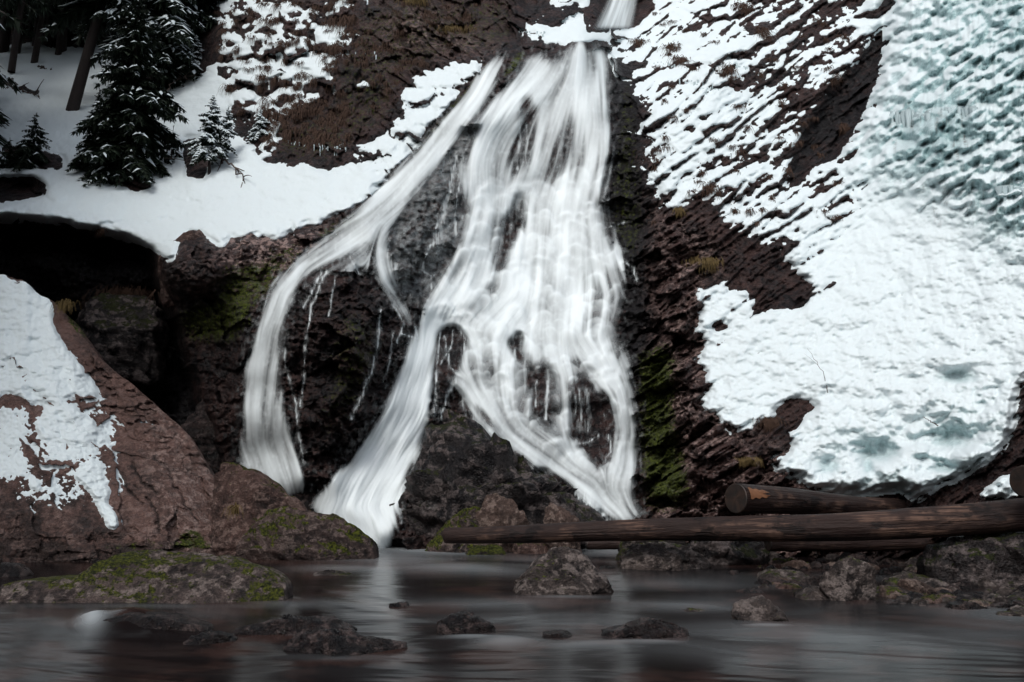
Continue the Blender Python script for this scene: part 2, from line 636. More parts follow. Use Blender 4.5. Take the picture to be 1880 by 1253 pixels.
wq = 0.5 * fbm(PX / 70, PY / 70, 3, 4)
RA, RB = PX * 0.86 - PY * 0.5, PX * 0.5 + PY * 0.86
LA, LB = PX * 0.74 + PY * 0.67, -PX * 0.67 + PY * 0.74
crag = 0.26 * ridged(PX / 150, PY / 150, 4, 11) + 0.19 * facets(PX / 75 + wq, PY / 52 - wq, 13) \
    + 0.045 * facets(PX / 21 + 0.9 * fbm(PX / 30, PY / 30, 3, 5), PY / 17 + 0.7 * fbm(PX / 26, PY / 26, 2, 12), 15) + 0.06 * ridged(PX / 34, PY / 26, 4, 14)
fine = 0.020 * facets(PX / 9 + fbm(PX / 14, PY / 14, 2, 6), PY / 6.5, 17) + 0.010 * fbm(PX / 5, PY / 5, 2, 19)
sR = 0.17 * strata(-36, 33, 21) + 0.075 * strata(-38, 13, 27, 1.0, 50) + 0.05 * fbm(PX / 12, PY / 9, 3, 31)
sN = 0.06 * strata(-28, 30, 41, 2.2, 40) + 0.24 * facets(RA / 74 + wq, RB / 26, 42) + 0.11 * facets(RA / 30 + wq * 2, RB / 11, 43) + 0.05 * facets(RA / 13 + wq * 3, RB / 5.5, 47) + 0.0 + 0.10 * ridged(PX / 60, PY / 45, 4, 46)
sL = 0.06 * strata(42, 30, 47, 1.0, 70) + 0.22 * facets(LA / 80 + wq, LB / 26, 48) + 0.09 * facets(LA / 28 + wq, LB / 10, 49)
lump = 0.16 * (0.5 - worley(PX / 30 + 0.5 * fbm(PX / 40, PY / 40, 3, 51), PY / 24, 52)[0]) + 0.09 * fbm(PX / 12, PY / 12, 3, 53)
colm = 0.10 * fbm(PX / 14, PY / 120, 3, 57)

wR = np.clip(RIGHT - NEARF * 0.7, 0, 1)
r = crag * (1 - 0.75 * wR) * (1 - 0.6 * TERR) + fine
r += sR * wR + sN * NEARF
r += (sL * sstep(640, 760, PX) + (lump + colm) * (1 - sstep(640, 760, PX))) * ULEFT
ripple = 0.055 * strata(12, 24, 61, 2.2, 30) + 0.03 * strata(-14, 11, 63, 2.0, 22) + 0.05 * facets(PX / 14, PY / 12, 65)
WATERZ = region([(880, 90), (1125, 75), (1125, 300), (1110, 420), (1150, 500), (1130, 620), (1170, 780), (1165, 960), (560, 960),
                 (430, 900), (470, 560), (620, 420), (800, 220)], 14)
r += ripple * WATERZ
calm = region([(1300, 620), (1400, 560), (1500, 540), (1560, 380), (1700, 300), (1900, 300), (2700, 300), (2700, 560), (1880, 680), (1820, 820), (1690, 890), (1530, 880),
               (1480, 800), (1500, 730), (1440, 700), (1360, 760), (1310, 720)], 50)
r = r * (1 - 0.72 * calm)
under = blur(np.maximum(poly(PX, PY, [(972, 95), (1050, 74), (1122, 98), (1124, 240), (1110, 320), (1105, 400), (1148, 500), (1127, 620), (1168, 780), (1162, 910), (1190, 958), (1130, 962),
     (1030, 886), (880, 792), (820, 690), (800, 700), (785, 800), (748, 870), (722, 1008), (640, 1008), (560, 925), (640, 850), (735, 670), (785, 560), (840, 450), (838, 310), (868, 250)]),
     poly(PX, PY, [(890, 122), (925, 98), (936, 108), (905, 165), (850, 240), (775, 345), (712, 440), (640, 475), (565, 508), (525, 600), (525, 760), (562, 870), (515, 920), (430, 862), (450, 700), (480, 560), (600, 440), (690, 350), (840, 190)])), 5)
under = sstep(0.4, 1.0, under)
r = r * (1 - 0.85 * under) + 0.85 * under * blur(r, 6)
r = r.astype(F32)
rs = blur(r, 3.0)
rss = blur(r, 15.0)

DEPTH = BASE - FORM - r                      # rock surface


def dsurf(h):
    """depth for relief h over the base"""
    return BASE - FORM - h


# --- snow
SN_LEDGE = [(-800, 395), (-800, 330), (0, 365), (75, 355), (82, 338), (60, 328), (0, 328), (-800, 300), (-800, 60), (0, 80), (130, 85),
            (262, 95), (275, 135), (335, 150), (375, 130), (400, 100), (425, 190), (432, 240), (458, 262), (482, 292), (505, 303),
            (560, 300), (600, 314), (640, 288), (690, 250), (735, 212), (738, 175), (765, 140), (800, 122), (840, 110), (890, 110),
            (872, 140), (830, 185), (790, 232), (742, 293), (700, 345), (650, 375), (605, 402), (560, 412), (512, 440), (470, 430),
            (425, 434), (408, 453), (372, 432), (350, 428), (330, 440), (322, 474), (300, 478), (270, 455), (190, 428), (110, 410), (30, 409)]
SN_MOT = [(385, -400), (655, -400), (650, 40), (612, 105), (608, 150), (530, 200), (470, 230), (430, 200), (400, 110)]
SN_STR = [(1060, 40), (1100, 55), (1140, -40), (1700, -400), (1700, 100), (1600, 230), (1560, 330), (1500, 420), (1420, 465),
          (1340, 425), (1300, 360), (1215, 392), (1190, 300), (1170, 170), (1145, 95), (1085, 80), (1050, 75)]
SN_BIG = [(1280, 600), (1290, 575), (1285, 533), (1310, 525), (1345, 500), (1330, 530), (1388, 545), (1372, 572), (1400, 572), (1470, 558),
          (1495, 525), (1435, 480), (1420, 470), (1450, 455), (1480, 400), (1530, 345), (1560, 300), (1600, 220), (1640, 100), (1650, -400),
          (2700, -400), (2700, 560), (1990, 640), (1880, 690), (1868, 720), (1855, 790), (1835, 830), (1800, 850), (1752, 870), (1690, 912),
          (1620, 893), (1572, 905), (1530, 903), (1500, 890), (1470, 880), (1420, 855), (1455, 835), (1450, 800), (1480, 770),
          (1495, 745), (1470, 725), (1440, 745), (1400, 770), (1365, 785), (1335, 790), (1322, 762), (1290, 745), (1300, 700), (1285, 650)]
SN_UP = [(1000, -60), (1210, -60), (1230, 30), (1150, 100), (1120, 70), (1060, 80), (1045, 70), (1020, 40)]
SN_ICI = [(950, 40), (1090, 0), (1060, 70), (1035, 90), (990, 95)]
SN_SM = [[(1355, 780), (1385, 782), (1380, 790), (1345, 790)], [(560, 172), (585, 170), (590, 185), (560, 190)],
         [(645, 155), (670, 150), (685, 162), (650, 165)], [(520, 185), (545, 180), (548, 200), (520, 205)],
         [(470, 300), (500, 200), (520, 230), (500, 290)], [(1290, 465), (1330, 455), (1345, 470), (1300, 475)], [(1794, 912), (1835, 880), (1875, 868), (1885, 915)]]
DARKS = [([(1090, -60), (1200, -60), (1196, 20), (1165, 48), (1100, 58), (1078, 40)], 1.2), ([(0, 330), (60, 330), (82, 345), (70, 357), (0, 367), (-60, 350)], 1.2), ([(170, 285), (215, 300), (280, 330), (270, 350), (215, 345), (175, 320)], 1.0),
         ([(335, 255), (385, 255), (385, 300), (370, 332), (345, 320)], 1.2),
         ([(0, 140), (40, 145), (70, 165), (68, 180), (30, 170), (0, 165)], .6), ([(100, 285), (115, 290), (118, 315), (80, 315), (40, 300), (0, 285), (0, 260), (60, 270)], .9),
         ([(1310, 592), (1335, 590), (1335, 605), (1315, 612)], 1.0),
         ([(1640, 215), (1672, 205), (1680, 262), (1655, 270), (1642, 240)], .85), ([(1755, 200), (1775, 190), (1780, 250), (1760, 260)], .7),
         ([(1580, 330), (1610, 340), (1560, 370), (1540, 360)], .45), ([(1640, 350), (1680, 355), (1660, 390), (1630, 385)], .45),
         ([(1480, 230), (1540, 180), (1600, 120), (1590, 180), (1540, 270), (1500, 300), (1460, 330)], .8),
         ([(1200, 400), (1300, 380), (1330, 430), (1420, 470), (1400, 520), (1250, 480)], .9),
         ([(745, 60), (900, 0), (940, 90), (760, 120)], .5),
         ([(1400, 520), (1480, 520), (1470, 560), (1390, 565)], .9)]

big = region(SN_BIG, 7, 16, 26, 71)
ledge = region(SN_LEDGE, 6, 10, 22, 73)
stra = region(SN_STR, 22, 10, 30, 75)
C = np.maximum(big * 1.0, ledge * 1.0)
C = np.maximum(C, 0.63 * stra)
C = np.maximum(C, 0.64 * region(SN_MOT, 20))
C = np.maximum(C, 0.80 * region(SN_UP, 8, 8, 20, 77))
C = np.maximum(C, 0.50 * region(SN_ICI, 8))
for p_ in SN_SM:
    C = np.maximum(C, 0.95 * region(p_, 4, 6, 14, 79))
# thinner towards the rock in the strata field's top and where the ledge meets the falls
C -= 0.22 * region([(1300, -60), (1640, -60), (1600, 120), (1420, 330), (1330, 330), (1400, 180)], 40) * stra
C -= 0.16 * region([(735, 212), (765, 140), (840, 112), (888, 112), (742, 293), (640, 340), (600, 330)], 20)
C -= 0.28 * region([(1420, 400), (1560, 300), (1660, 420), (1500, 480)], 60) * big
C += stra * (1 - big) * (0.24 * fbm(PX / 75, PY / 60, 3, 87) + 0.10 * sstep(1400, 1280, PX))
for p_, s_ in DARKS:
    C -= s_ * region(p_, 6, 10, 16, 81)
C = C - 0.8 * crev
C = C + 0.16 * fbm(PX / 24, PY / 18, 3, 83) * (1 - np.abs(2 * np.clip(C, 0, 1) - 1))

dpy = np.gradient(Vv)[:, None]
up = np.gradient(blur(r, 1.2), axis=0) / dpy / 0.0075
upl = np.gradient(rs, axis=0) / dpy / 0.0075
upn = np.clip(0.55 * up + 0.8 * upl, -1.5, 1.5)
sx = PX; sy = PY
dimple = 0.13 * fbm(sx / 60, sy / 40, 4, 91) + 0.018 * fbm(sx / 11, sy / 8, 3, 93) + 0.05 * fbm(sx / 30, sy / 19, 3, 86) - 0.075 * np.clip(0.36 - worley(sx / 19 + 0.4 * fbm(sx / 30, sy / 30, 2, 94), sy / 13, 92)[0], 0, 1) * sstep(-0.1, 0.3, fbm(sx / 90, sy / 70, 2, 90))
wor = worley(sx / 34 + 0.6 * fbm(sx / 30, sy / 30, 3, 95), sy / 24 + 0.4 * fbm(sx / 26, sy / 26, 2, 96), 97)[0]
wor2 = worley(sx / 13 + 0.5 * fbm(sx / 14, sy / 14, 2, 98), sy / 10, 99)[0]
icel = 0.20 * strata(-38, 135, 114, 1.2, 120, 0.62) + 0.30 * strata(-36, 66, 101, 1.5, 90, 0.60) + 0.12 * strata(-36, 25, 105, 1.6, 40, 0.62) + 0.10 * (0.55 - wor) + 0.085 * (0.5 - wor2) + 0.09 * fbm(sx / 14, sy / 120, 3, 103) + 0.012 * fbm(sx / 6, sy / 6, 3, 104)
icel = blur(icel, 1.3) + 0.045 * ridged(sx / 9 + 0.4 * fbm(sx / 20, sy / 40, 2, 113), sy / 110, 2, 112) * sstep(1600, 1700, PX - 0.2 * PY)
SLUMP = np.zeros(PX.shape, F32); HOLE_I = np.zeros(PX.shape, F32)
for (a_, b_, c_, d_, e_) in [(1640, 862, 62, 20, .22), (1560, 882, 34, 16, .18), (1700, 888, 50, 18, .22), (1790, 838, 40, 22, .2), (1745, 806, 46, 20, -.3), (1612, 828, 46, 22, -.26), (1520, 856, 26, 16, -.12), (1480, 868, 30, 12, .14),
        (1680, 830, 30, 14, .22), (1850, 760, 30, 26, .15), (1760, 692, 44, 14, -.16), (1720, 660, 60, 14, .1), (1655, 905, 30, 8, -.15), (1594, 855, 12, 18, -.2), (1740, 860, 40, 10, -.14)]:
    g_ = np.exp(-((PX - a_) / c_) ** 2 - ((PY - b_) / d_) ** 2)
    SLUMP += e_ * g_
    if e_ < 0:
        HOLE_I = np.maximum(HOLE_I, g_)
GLOB = region([(1500, 780), (1600, 740), (1760, 690), (1870, 720), (1830, 850), (1700, 920), (1560, 910), (1440, 870)], 40)
thick = 0.10 * (2.3 * (C - 0.5) + 0.85 * upn * sstep(0.12, 0.45, C))
r = (r - 0.9 * region([(1500, 780), (1600, 740), (1760, 690), (1870, 720), (1830, 850), (1700, 920), (1560, 910), (1440, 870)], 40) * 0.25).astype(F32)
DEPTH = BASE - FORM - r
thick = np.minimum(thick, 0.13 + 0.02 * np.tanh((thick - 0.13) / 0.05))
cover = sstep(0.7, 1.0, C)
ledge_cov = cover * TERR
cmix = cover * (0.55 + 0.45 * calm)
thick = 0.10 * 2.3 * np.minimum(C - 0.5, 0.45) * cmix + thick * (1 - cmix)
S = rs * (1 - cmix) + rss * cmix + thick \
    + dimple * (0.35 + 0.65 * cover) * (1 - 0.30 * ledge_cov) + (icel * ICE + 0.16 * (0.5 - wor) * GLOB * cover + SLUMP * cover)
S = np.where(ledge_cov > 0.02, S * (1 - ledge_cov * 0.0) + 0.06 * ledge_cov, S)
S = S + 0.06 * sstep(0.2, 0.8, C) * ICE
S = np.where((cover > 0.75) & (GLOB > 0.15), np.maximum(S, r + 0.03), S)
S = S.astype(F32)

# ice on steep faces of the frozen wall, snow on everything that faces up
upS = np.gradient(blur(S, 1.0), axis=0) / dpy / 0.0075
iceA = ICE * sstep(0.35, -0.35, upS + 0.5 * fbm(sx / 18, sy / 60, 3, 107)) * (0.55 + 0.45 * sstep(1600, 1850, PX))
ISOL = region([(1650, 200), (1780, 180), (1800, 260), (1760, 300), (1640, 280)], 20)
iceA = np.clip(iceA + 0.30 * ICE * sstep(0.9, -0.2, upS) + 0.35 * ICE * sstep(1650, 1900, PX - 0.5 * PY) + ISOL * 0.7, 0, 1)
iceA = np.clip(iceA + 0.8 * sstep(0.0, -0.6, upS) * np.maximum(region([(1520, 790), (1640, 800), (1840, 700), (1830, 800), (1740, 880), (1560, 900)], 20), 0), 0, 1)
iceA = np.maximum(iceA, sstep(0.25, 0.9, HOLE_I + 0.25 * fbm(sx / 16, sy / 12, 3, 115)) * 0.55)
dark_toneA = np.clip(ISOL * sstep(0.1, 0.5, fbm(sx / 12, sy / 60, 3, 109)) + 0.6 * region([(1620, 330), (1880, 300), (1890, 420), (1700, 400)], 30) * sstep(0.0, .4, fbm(sx / 16, sy / 40, 3, 111)) * (upS < 0), 0, 1)  # darker streaks in the hollow and on faces leaning downward

# --- rock colour fields
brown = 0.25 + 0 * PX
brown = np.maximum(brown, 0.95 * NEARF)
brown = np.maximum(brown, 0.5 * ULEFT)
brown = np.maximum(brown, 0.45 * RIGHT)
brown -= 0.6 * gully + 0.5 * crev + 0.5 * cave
pale = 0.45 * region([(400, 440), (620, 400), (700, 350), (560, 470), (480, 560), (430, 520)], 20) + 1.0 * NEARF * sstep(1150, 1260, PX + 0.0 * PY) + 0.9 * region(GREYR, 12) + 0.25 * lipb
pale = np.maximum(pale, 0.8 * region([(1290, 760), (1460, 860), (1600, 930), (1420, 960), (1280, 900)], 20))
pale = np.maximum(pale, 0.5 * region([(740, 0), (870, 60), (930, 110), (700, 100)], 20))
moss = 0.80 * region([(1165, 640), (1250, 620), (1240, 760), (1280, 930), (1180, 950)], 22)
moss = np.maximum(moss, 0.6 * region([(400, 470), (440, 480), (560, 430), (600, 430), (500, 540), (440, 640), (330, 640), (310, 560), (400, 540)], 20))
moss = np.maximum(moss, 0.6 * region([(905, 160), (935, 110), (955, 90), (970, 92), (960, 118), (935, 140)], 5))
moss = np.maximum(moss, 0.50 * region([(590, 530), (720, 580), (700, 700), (620, 840), (560, 840), (600, 640)], 30))
moss = np.maximum(moss, 0.42 * WALLUL)
moss = np.maximum(moss, 0.55 * bandl)
moss = np.maximum(moss, 0.45 * region([(1140, 100), (1170, 160), (1190, 420), (1160, 520), (1110, 400)], 12))

keep_all = np.ones((len(Vv) - 1, len(U) - 1), bool)
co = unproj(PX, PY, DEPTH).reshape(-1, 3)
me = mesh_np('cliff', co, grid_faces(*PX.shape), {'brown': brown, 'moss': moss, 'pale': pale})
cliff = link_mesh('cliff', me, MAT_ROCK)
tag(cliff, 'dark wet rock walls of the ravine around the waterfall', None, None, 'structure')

vis = S > r - 0.02
SNOWM = (vis & (thick > -0.10))
SNOWM = SNOWM[1:, 1:] | SNOWM[:-1, 1:] | SNOWM[1:, :-1] | SNOWM[:-1, :-1]
Sd = np.where(S > r - 0.03, S, r - 0.03)
sco = unproj(PX, PY, dsurf(Sd)).reshape(-1, 3)
pxc = (PX[1:, 1:] + PX[:-1, :-1]) / 2; pyc = (PY[1:, 1:] + PY[:-1, :-1]) / 2
line = pyc - (0 * pxc)
gR = poly(pxc, pyc, SN_BIG) > 0
icey = (ICE[1:, 1:] > 0.5) & (pxc > 1500)
gsets = [
    ('frozen_waterfall', icey, 'pale teal frozen icefall with snow lumps high on the right wall', 'icefall', None),
    ('snow', (pxc > 1000) & ~icey, 'snow lying on the ledges and slope right of the waterfall', 'snow', 'stuff'),
    ('snow', (pxc <= 1000) & ~icey, 'snow on the shelf and slope left of the waterfall', 'snow', 'stuff'),
]
for nm, msk, lab, cat, kd in gsets:
    f = grid_faces(PX.shape[0], PX.shape[1], SNOWM & msk)
    c2, f2, a2 = compact(sco, f, {'ice': iceA, 'dirt': dark_toneA})
    o = link_mesh(nm, mesh_np(nm, c2, f2, a2), MAT_SNOW)
    tag(o, lab, cat, None, kd)


def depth_at(px, py, surf=None):
    a = DEPTH if surf is None else surf
    i = np.interp(py, Vv, np.arange(len(Vv))); j = np.interp(px, U, np.arange(len(U)))
    return float(bilin(a, np.array([j]), np.array([i]))[0])


TOPD = np.minimum(DEPTH, dsurf(Sd))


def on_cliff(px, py, lift=0.0):
    return V3(px, py, depth_at(px, py, TOPD) - lift)


# ------------------------------------------------------------------ the waterfall
ws = 1.5
WU = np.arange(424, 1204, ws).astype(F32); WV = np.arange(70, 1012, ws).astype(F32)
WX, WY = np.meshgrid(WU, WV)
PATHS = [  # group, points (x, y, half width)
    (0, [(925, 98, 12), (905, 130, 16), (880, 180, 22), (835, 240, 26), (790, 300, 30), (740, 355, 34), (680, 410, 38), (620, 450, 36),
         (560, 490, 32), (520, 540, 28), (497, 610, 27), (485, 680, 30), (478, 750, 36), (480, 810, 44), (500, 870, 46), (515, 915, 40)]),
    (0, [(690, 425, 14), (693, 470, 13), (705, 515, 14), (730, 550, 12), (758, 585, 14), (772, 620, 12)]),
    (2, [(985, 88, 9), (965, 130, 14), (925, 190, 26), (900, 240, 32), (885, 300, 34), (885, 360, 34), (870, 430, 36), (845, 500, 46), (810, 560, 50),
         (785, 620, 34), (768, 690, 34), (745, 760, 44), (705, 830, 52), (668, 890, 66), (650, 930, 74), (670, 985, 70)]),
    (1, [(1050, 72, 12), (1010, 130, 40), (950, 190, 40), (905, 250, 30)]),
    (1, [(1055, 75, 20), (1040, 140, 40), (1010, 220, 44), (990, 300, 40), (965, 370, 40), (960, 450, 50), (950, 540, 60), (900, 590, 40)]),
    (1, [(1065, 78, 20), (1075, 140, 40), (1080, 220, 44), (1070, 300, 44), (1050, 400, 44), (1045, 480, 50), (1040, 560, 50), (1035, 640, 40)]),
    (1, [(1105, 98, 14), (1112, 180, 12), (1112, 280, 16), (1095, 380, 24), (1105, 460, 30), (1125, 540, 26), (1115, 610, 26), (1130, 680, 20)]),
    (3, [(850, 610, 12), (880, 630, 26), (890, 700, 34), (920, 770, 30)]),
    (3, [(940, 610, 20), (930, 680, 26), (935, 760, 24)]),
    (3, [(822, 692, 9), (850, 700, 18), (890, 750, 24), (940, 795, 30), (1000, 840, 34), (1060, 885, 36), (1120, 930, 34), (1180, 962, 28)]),
    (3, [(1010, 640, 20), (1035, 690, 16), (1038, 780, 15), (1050, 830, 14)]),
    (3, [(1065, 640, 24), (1105, 670, 20), (1140, 720, 24), (1155, 790, 22), (1145, 850, 22), (1125, 900, 26), (1150, 950, 24)]),
    (3, [(1130, 640, 20), (1148, 680, 12), (1162, 770, 14), (1165, 860, 12), (1158, 930, 14)]),
    (3, [(990, 650, 16), (985, 700, 14), (968, 760, 12)]),
]
STRANDS = [  # thin trickles: points, half width, strength
    ([(600, 498), (585, 530), (572, 560), (565, 600), (560, 650), (556, 700), (552, 745)], 2.6, 0.75),
    ([(592, 500), (572, 535), (558, 565)], 3.0, 0.7), ([(616, 500), (612, 530), (606, 560), (604, 580)], 1.6, .6),
    ([(522, 640), (528, 690), (545, 740), (548, 800), (560, 850)], 2.0, .7), ([(700, 570), (697, 600), (692, 640), (680, 690), (662, 730), (645, 770)], 3.2, .7),
    ([(722, 610), (716, 660), (706, 700)], 2.2, .55), ([(762, 600), (768, 622), (752, 618), (735, 612), (728, 630)], 2.0, .8),
    ([(720, 560), (742, 592), (735, 615)], 2, .6), ([(640, 470), (652, 490), (660, 505)], 1.6, .6),
    ([(838, 290), (828, 330), (822, 370), (812, 400), (803, 440)], 5, .55), ([(846, 330), (838, 360), (836, 400), (838, 430)], 3, .6),
    ([(792, 450), (780, 475), (775, 497), (790, 506), (792, 530)], 1.8, .75), ([(800, 430), (805, 460)], 3, .4), ([(825, 340), (815, 380), (800, 420), (797, 450)], 3, .5),
    ([(815, 618), (822, 650), (826, 675), (835, 682)], 2.0, .85), ([(832, 605), (826, 640), (808, 670)], 1.8, .7), ([(845, 605), (855, 625), (850, 650)], 3, .8),
    ([(808, 612), (803, 650), (800, 700), (798, 760)], 3, .8), ([(838, 700), (820, 730), (810, 768)], 4, .7), ([(850, 705), (848, 740), (858, 775)], 3, .6),
    ([(870, 745), (872, 790)], 8, .6), ([(1065, 715), (1066, 788)], 5, .55), ([(1078, 715), (1080, 790)], 4, .55), ([(1055, 715), (1056, 760)], 3, .5),
    ([(1005, 700), (1003, 770)], 2.5, .8), ([(985, 700), (984, 745)], 2.5, .6), ([(1118, 800), (1122, 830), (1110, 850)], 2.5, .7), ([(1100, 800), (1080, 812), (1058, 816)], 2.5, .7),
    ([(1145, 480), (1160, 492), (1168, 515)], 2.5, .7), ([(1118, 95), (1128, 110), (1130, 135)], 3, .4), ([(1108, 420), (1150, 408)], 2, .4),
    ([(953, 200), (955, 250), (950, 310)], 3, .5), ([(968, 230), (966, 300)], 3, .4), ([(943, 625), (948, 660)], 1.8, .6),
    ([(655, 905), (600, 925)], 10, .2), ([(1060, 905), (1100, 940), (1130, 965)], 8, .8), ([(735, 915), (737, 960)], 3, .5),
]
fx_ = np.zeros(WX.shape, F32); fy_ = np.zeros(WX.shape, F32); cov = np.zeros(WX.shape, F32)
grp = np.full(WX.shape, 1, np.int8); gbest = np.zeros(WX.shape, F32)
for g, pts in PATHS:
    best = np.full(WX.shape, 1e9, F32); bw = np.zeros(WX.shape, F32); tx = np.zeros(WX.shape, F32); ty = np.zeros(WX.shape, F32)
    for (x0, y0, w0), (x1, y1, w1) in zip(pts[:-1], pts[1:]):
        dx, dy = x1 - x0, y1 - y0
        L2 = dx * dx + dy * dy
        tt = np.clip(((WX - x0) * dx + (WY - y0) * dy) / L2, 0, 1)
        w = w0 + (w1 - w0) * tt
        d = np.hypot(WX - x0 - tt * dx, WY - y0 - tt * dy) / w
        m = d < best
        L = math.sqrt(L2)
        best = np.where(m, d, best); tx = np.where(m, dx / L, tx); ty = np.where(m, dy / L, ty)
    wgt = np.exp(-best ** 2 * 1.2) + 1e-4 / (1 + best ** 2)
    fx_ += wgt * tx; fy_ += wgt * ty
    cv = np.exp(-np.clip(best, 0, 9) ** 4 * 0.9)
    cov = 1 - (1 - cov) * (1 - cv)
    m = wgt > gbest
    grp = np.where(m, g, grp); gbest = np.maximum(gbest, wgt)
fl = np.hypot(fx_, fy_) + 1e-6
fx_ = blur(fx_ / fl, 4); fy_ = blur(fy_ / fl, 4)
fl = np.hypot(fx_, fy_) + 1e-6
fx_ /= fl; fy_ /= fl


def wpoly(pts, s):
    e = 9.0
    return blur(poly(WX + e * fbm(WX / 16, WY / 36, 4, 201), WY + 2.2 * e * fbm(WX / 9, WY / 30, 3, 203), pts), s / ws)


MAINP = [(972, 95), (992, 88), (996, 112), (1010, 112), (1030, 97), (1050, 74), (1070, 78), (1100, 93), (1122, 98), (1120, 200), (1115, 215), (1124, 240),
         (1120, 300), (1110, 320), (1105, 400), (1118, 440), (1142, 470), (1148, 500), (1140, 560), (1127, 620), (1150, 650), (1168, 780), (1167, 860),
         (1162, 910), (1190, 958), (1130, 962), (1075, 918), (1030, 886), (960, 842), (915, 815), (880, 792), (862, 740), (830, 700), (820, 690),
         (800, 600), (800, 700), (796, 760), (785, 800), (765, 840), (748, 870), (738, 910), (728, 950), (722, 1008), (640, 1008), (560, 925), (600, 890), (640, 850),
         (680, 790), (710, 730), (735, 670), (752, 625), (768, 600), (785, 560), (822, 500), (840, 450), (852, 400), (850, 360), (828, 350), (838, 310),
         (856, 285), (868, 250), (890, 205), (910, 178), (945, 135)]
HOLES = [([(805, 620), (818, 598), (850, 600), (860, 622), (847, 660), (834, 684), (820, 700), (815, 730), (800, 772), (790, 778), (797, 720), (800, 670)], 1.0, 4),
         ([(928, 630), (948, 608), (966, 618), (962, 640), (956, 668), (946, 662), (938, 640)], .8, 3),
         ([(975, 672), (1000, 665), (1012, 700), (1010, 785), (988, 770), (970, 735), (968, 700)], .72, 4),
         ([(1044, 700), (1058, 692), (1082, 698), (1098, 722), (1120, 738), (1132, 765), (1122, 792), (1088, 800), (1072, 812), (1046, 808), (1050, 760)], .9, 3),
         ([(1060, 818), (1110, 795), (1130, 798), (1122, 840), (1103, 862), (1080, 842)], 1.0, 3),
         ([(1105, 645), (1130, 640), (1142, 655), (1112, 657)], .5, 3), ([(1122, 665), (1133, 680), (1138, 705), (1126, 690)], .6, 2),
         ([(958, 165), (975, 170), (985, 205), (972, 260), (968, 310), (940, 335), (932, 320), (940, 270), (952, 215)], .68, 5),
         ([(950, 345), (962, 345), (966, 400), (952, 440), (935, 475), (915, 510), (905, 500), (915, 450), (922, 410), (935, 380)], .78, 5),
         ([(886, 548), (905, 520), (925, 500), (918, 525), (898, 548)], .6, 4), ([(935, 505), (955, 500), (950, 540), (938, 545)], .35, 4),
         ([(1085, 105), (1105, 110), (1112, 150), (1105, 200), (1095, 140)], .42, 4),
         ([(985, 240), (1070, 200), (1095, 260), (1085, 330), (1010, 330), (975, 300)], .30, 12),
         ([(1065, 510), (1085, 500), (1100, 560), (1100, 620), (1068, 620)], .38, 8), ([(1115, 485), (1135, 490), (1135, 560), (1110, 600)], .55, 6),
         ([(825, 420), (850, 350), (855, 380), (852, 440), (835, 470)], .5, 5),
         ([(868, 742), (900, 755), (920, 790), (880, 790)], .55, 4), ([(985, 858), (1010, 868), (1055, 905), (1040, 900), (1000, 880)], .8, 3),
         ([(880, 660), (905, 650), (912, 715), (885, 720)], .22, 6), ([(890, 360), (905, 350), (900, 400), (880, 410)], .25, 5),
         ([(1010, 400), (1040, 390), (1030, 450), (1000, 450)], .22, 8)]
bright = np.zeros(WX.shape, F32)
for g, pts in PATHS[2:]:
    for (x0, y0, w0), (x1, y1, w1) in zip(pts[:-1], pts[1:]):
        dx, dy = x1 - x0, y1 - y0
        tt = np.clip(((WX - x0) * dx + (WY - y0) * dy) / (dx * dx + dy * dy), 0, 1)
        w = (w0 + (w1 - w0) * tt) * 0.62
        bright = np.maximum(bright, np.exp(-(np.hypot(WX - x0 - tt * dx, WY - y0 - tt * dy) / w) ** 2 * 1.1))
zone = np.ones(WX.shape, F32)
for zp, zf in (([(862, 640), (1000, 648), (1100, 655), (1152, 700), (1150, 800), (1110, 870), (1060, 815), (1000, 805), (930, 760), (880, 720)], .50),
               ([(975, 190), (1100, 190), (1112, 330), (1000, 345), (955, 300)], .30), ([(1055, 490), (1145, 480), (1135, 620), (1060, 625)], .34),
               ([(838, 350), (900, 335), (905, 420), (850, 450)], .30), ([(880, 440), (960, 400), (1000, 430), (930, 560), (870, 590)], .22),
               ([(985, 370), (1060, 360), (1050, 460), (990, 480)], .20), ([(830, 620), (900, 640), (890, 730), (830, 700)], .25)):
    zone -= zf * blur(poly(WX + 10 * fbm(WX / 20, WY / 40, 3, 221), WY, zp), 8)
cov = np.maximum(cov * 0.45, wpoly(MAINP, 12) * np.clip(zone + 0.45 * bright, 0, 1))
LEFTP = [(890, 122), (905, 106), (925, 98), (936, 108), (922, 130), (905, 165), (882, 200), (850, 240), (825, 278), (806, 310), (775, 345), (742, 385),
         (715, 425), (712, 470), (730, 540), (775, 600), (770, 625), (740, 580), (706, 545), (690, 520), (676, 490), (686, 440), (650, 455), (640, 475), (600, 492),
         (565, 508), (540, 545), (525, 600), (517, 680), (525, 760), (545, 820), (562, 870), (560, 905), (515, 920), (480, 890), (430, 862), (445, 780),
         (450, 700), (462, 620), (480, 560), (510, 510), (545, 480), (600, 440), (640, 400), (690, 350), (745, 292), (800, 225), (840, 190), (870, 160)]
cov = np.maximum(cov * (WX > 880), wpoly(LEFTP, 11)) if False else np.maximum(np.where(WX < 560, 0, cov) * 1.0, wpoly(LEFTP, 11))
fanp = blur(poly(WX + 12 * fbm(WX / 18, WY / 18, 3, 231), WY, [(560, 500), (600, 445), (660, 415), (700, 420), (720, 450), (735, 520), (700, 510), (668, 492), (640, 505), (600, 512), (575, 530)]), 7)
cov = np.maximum(cov, 0.60 * fanp)
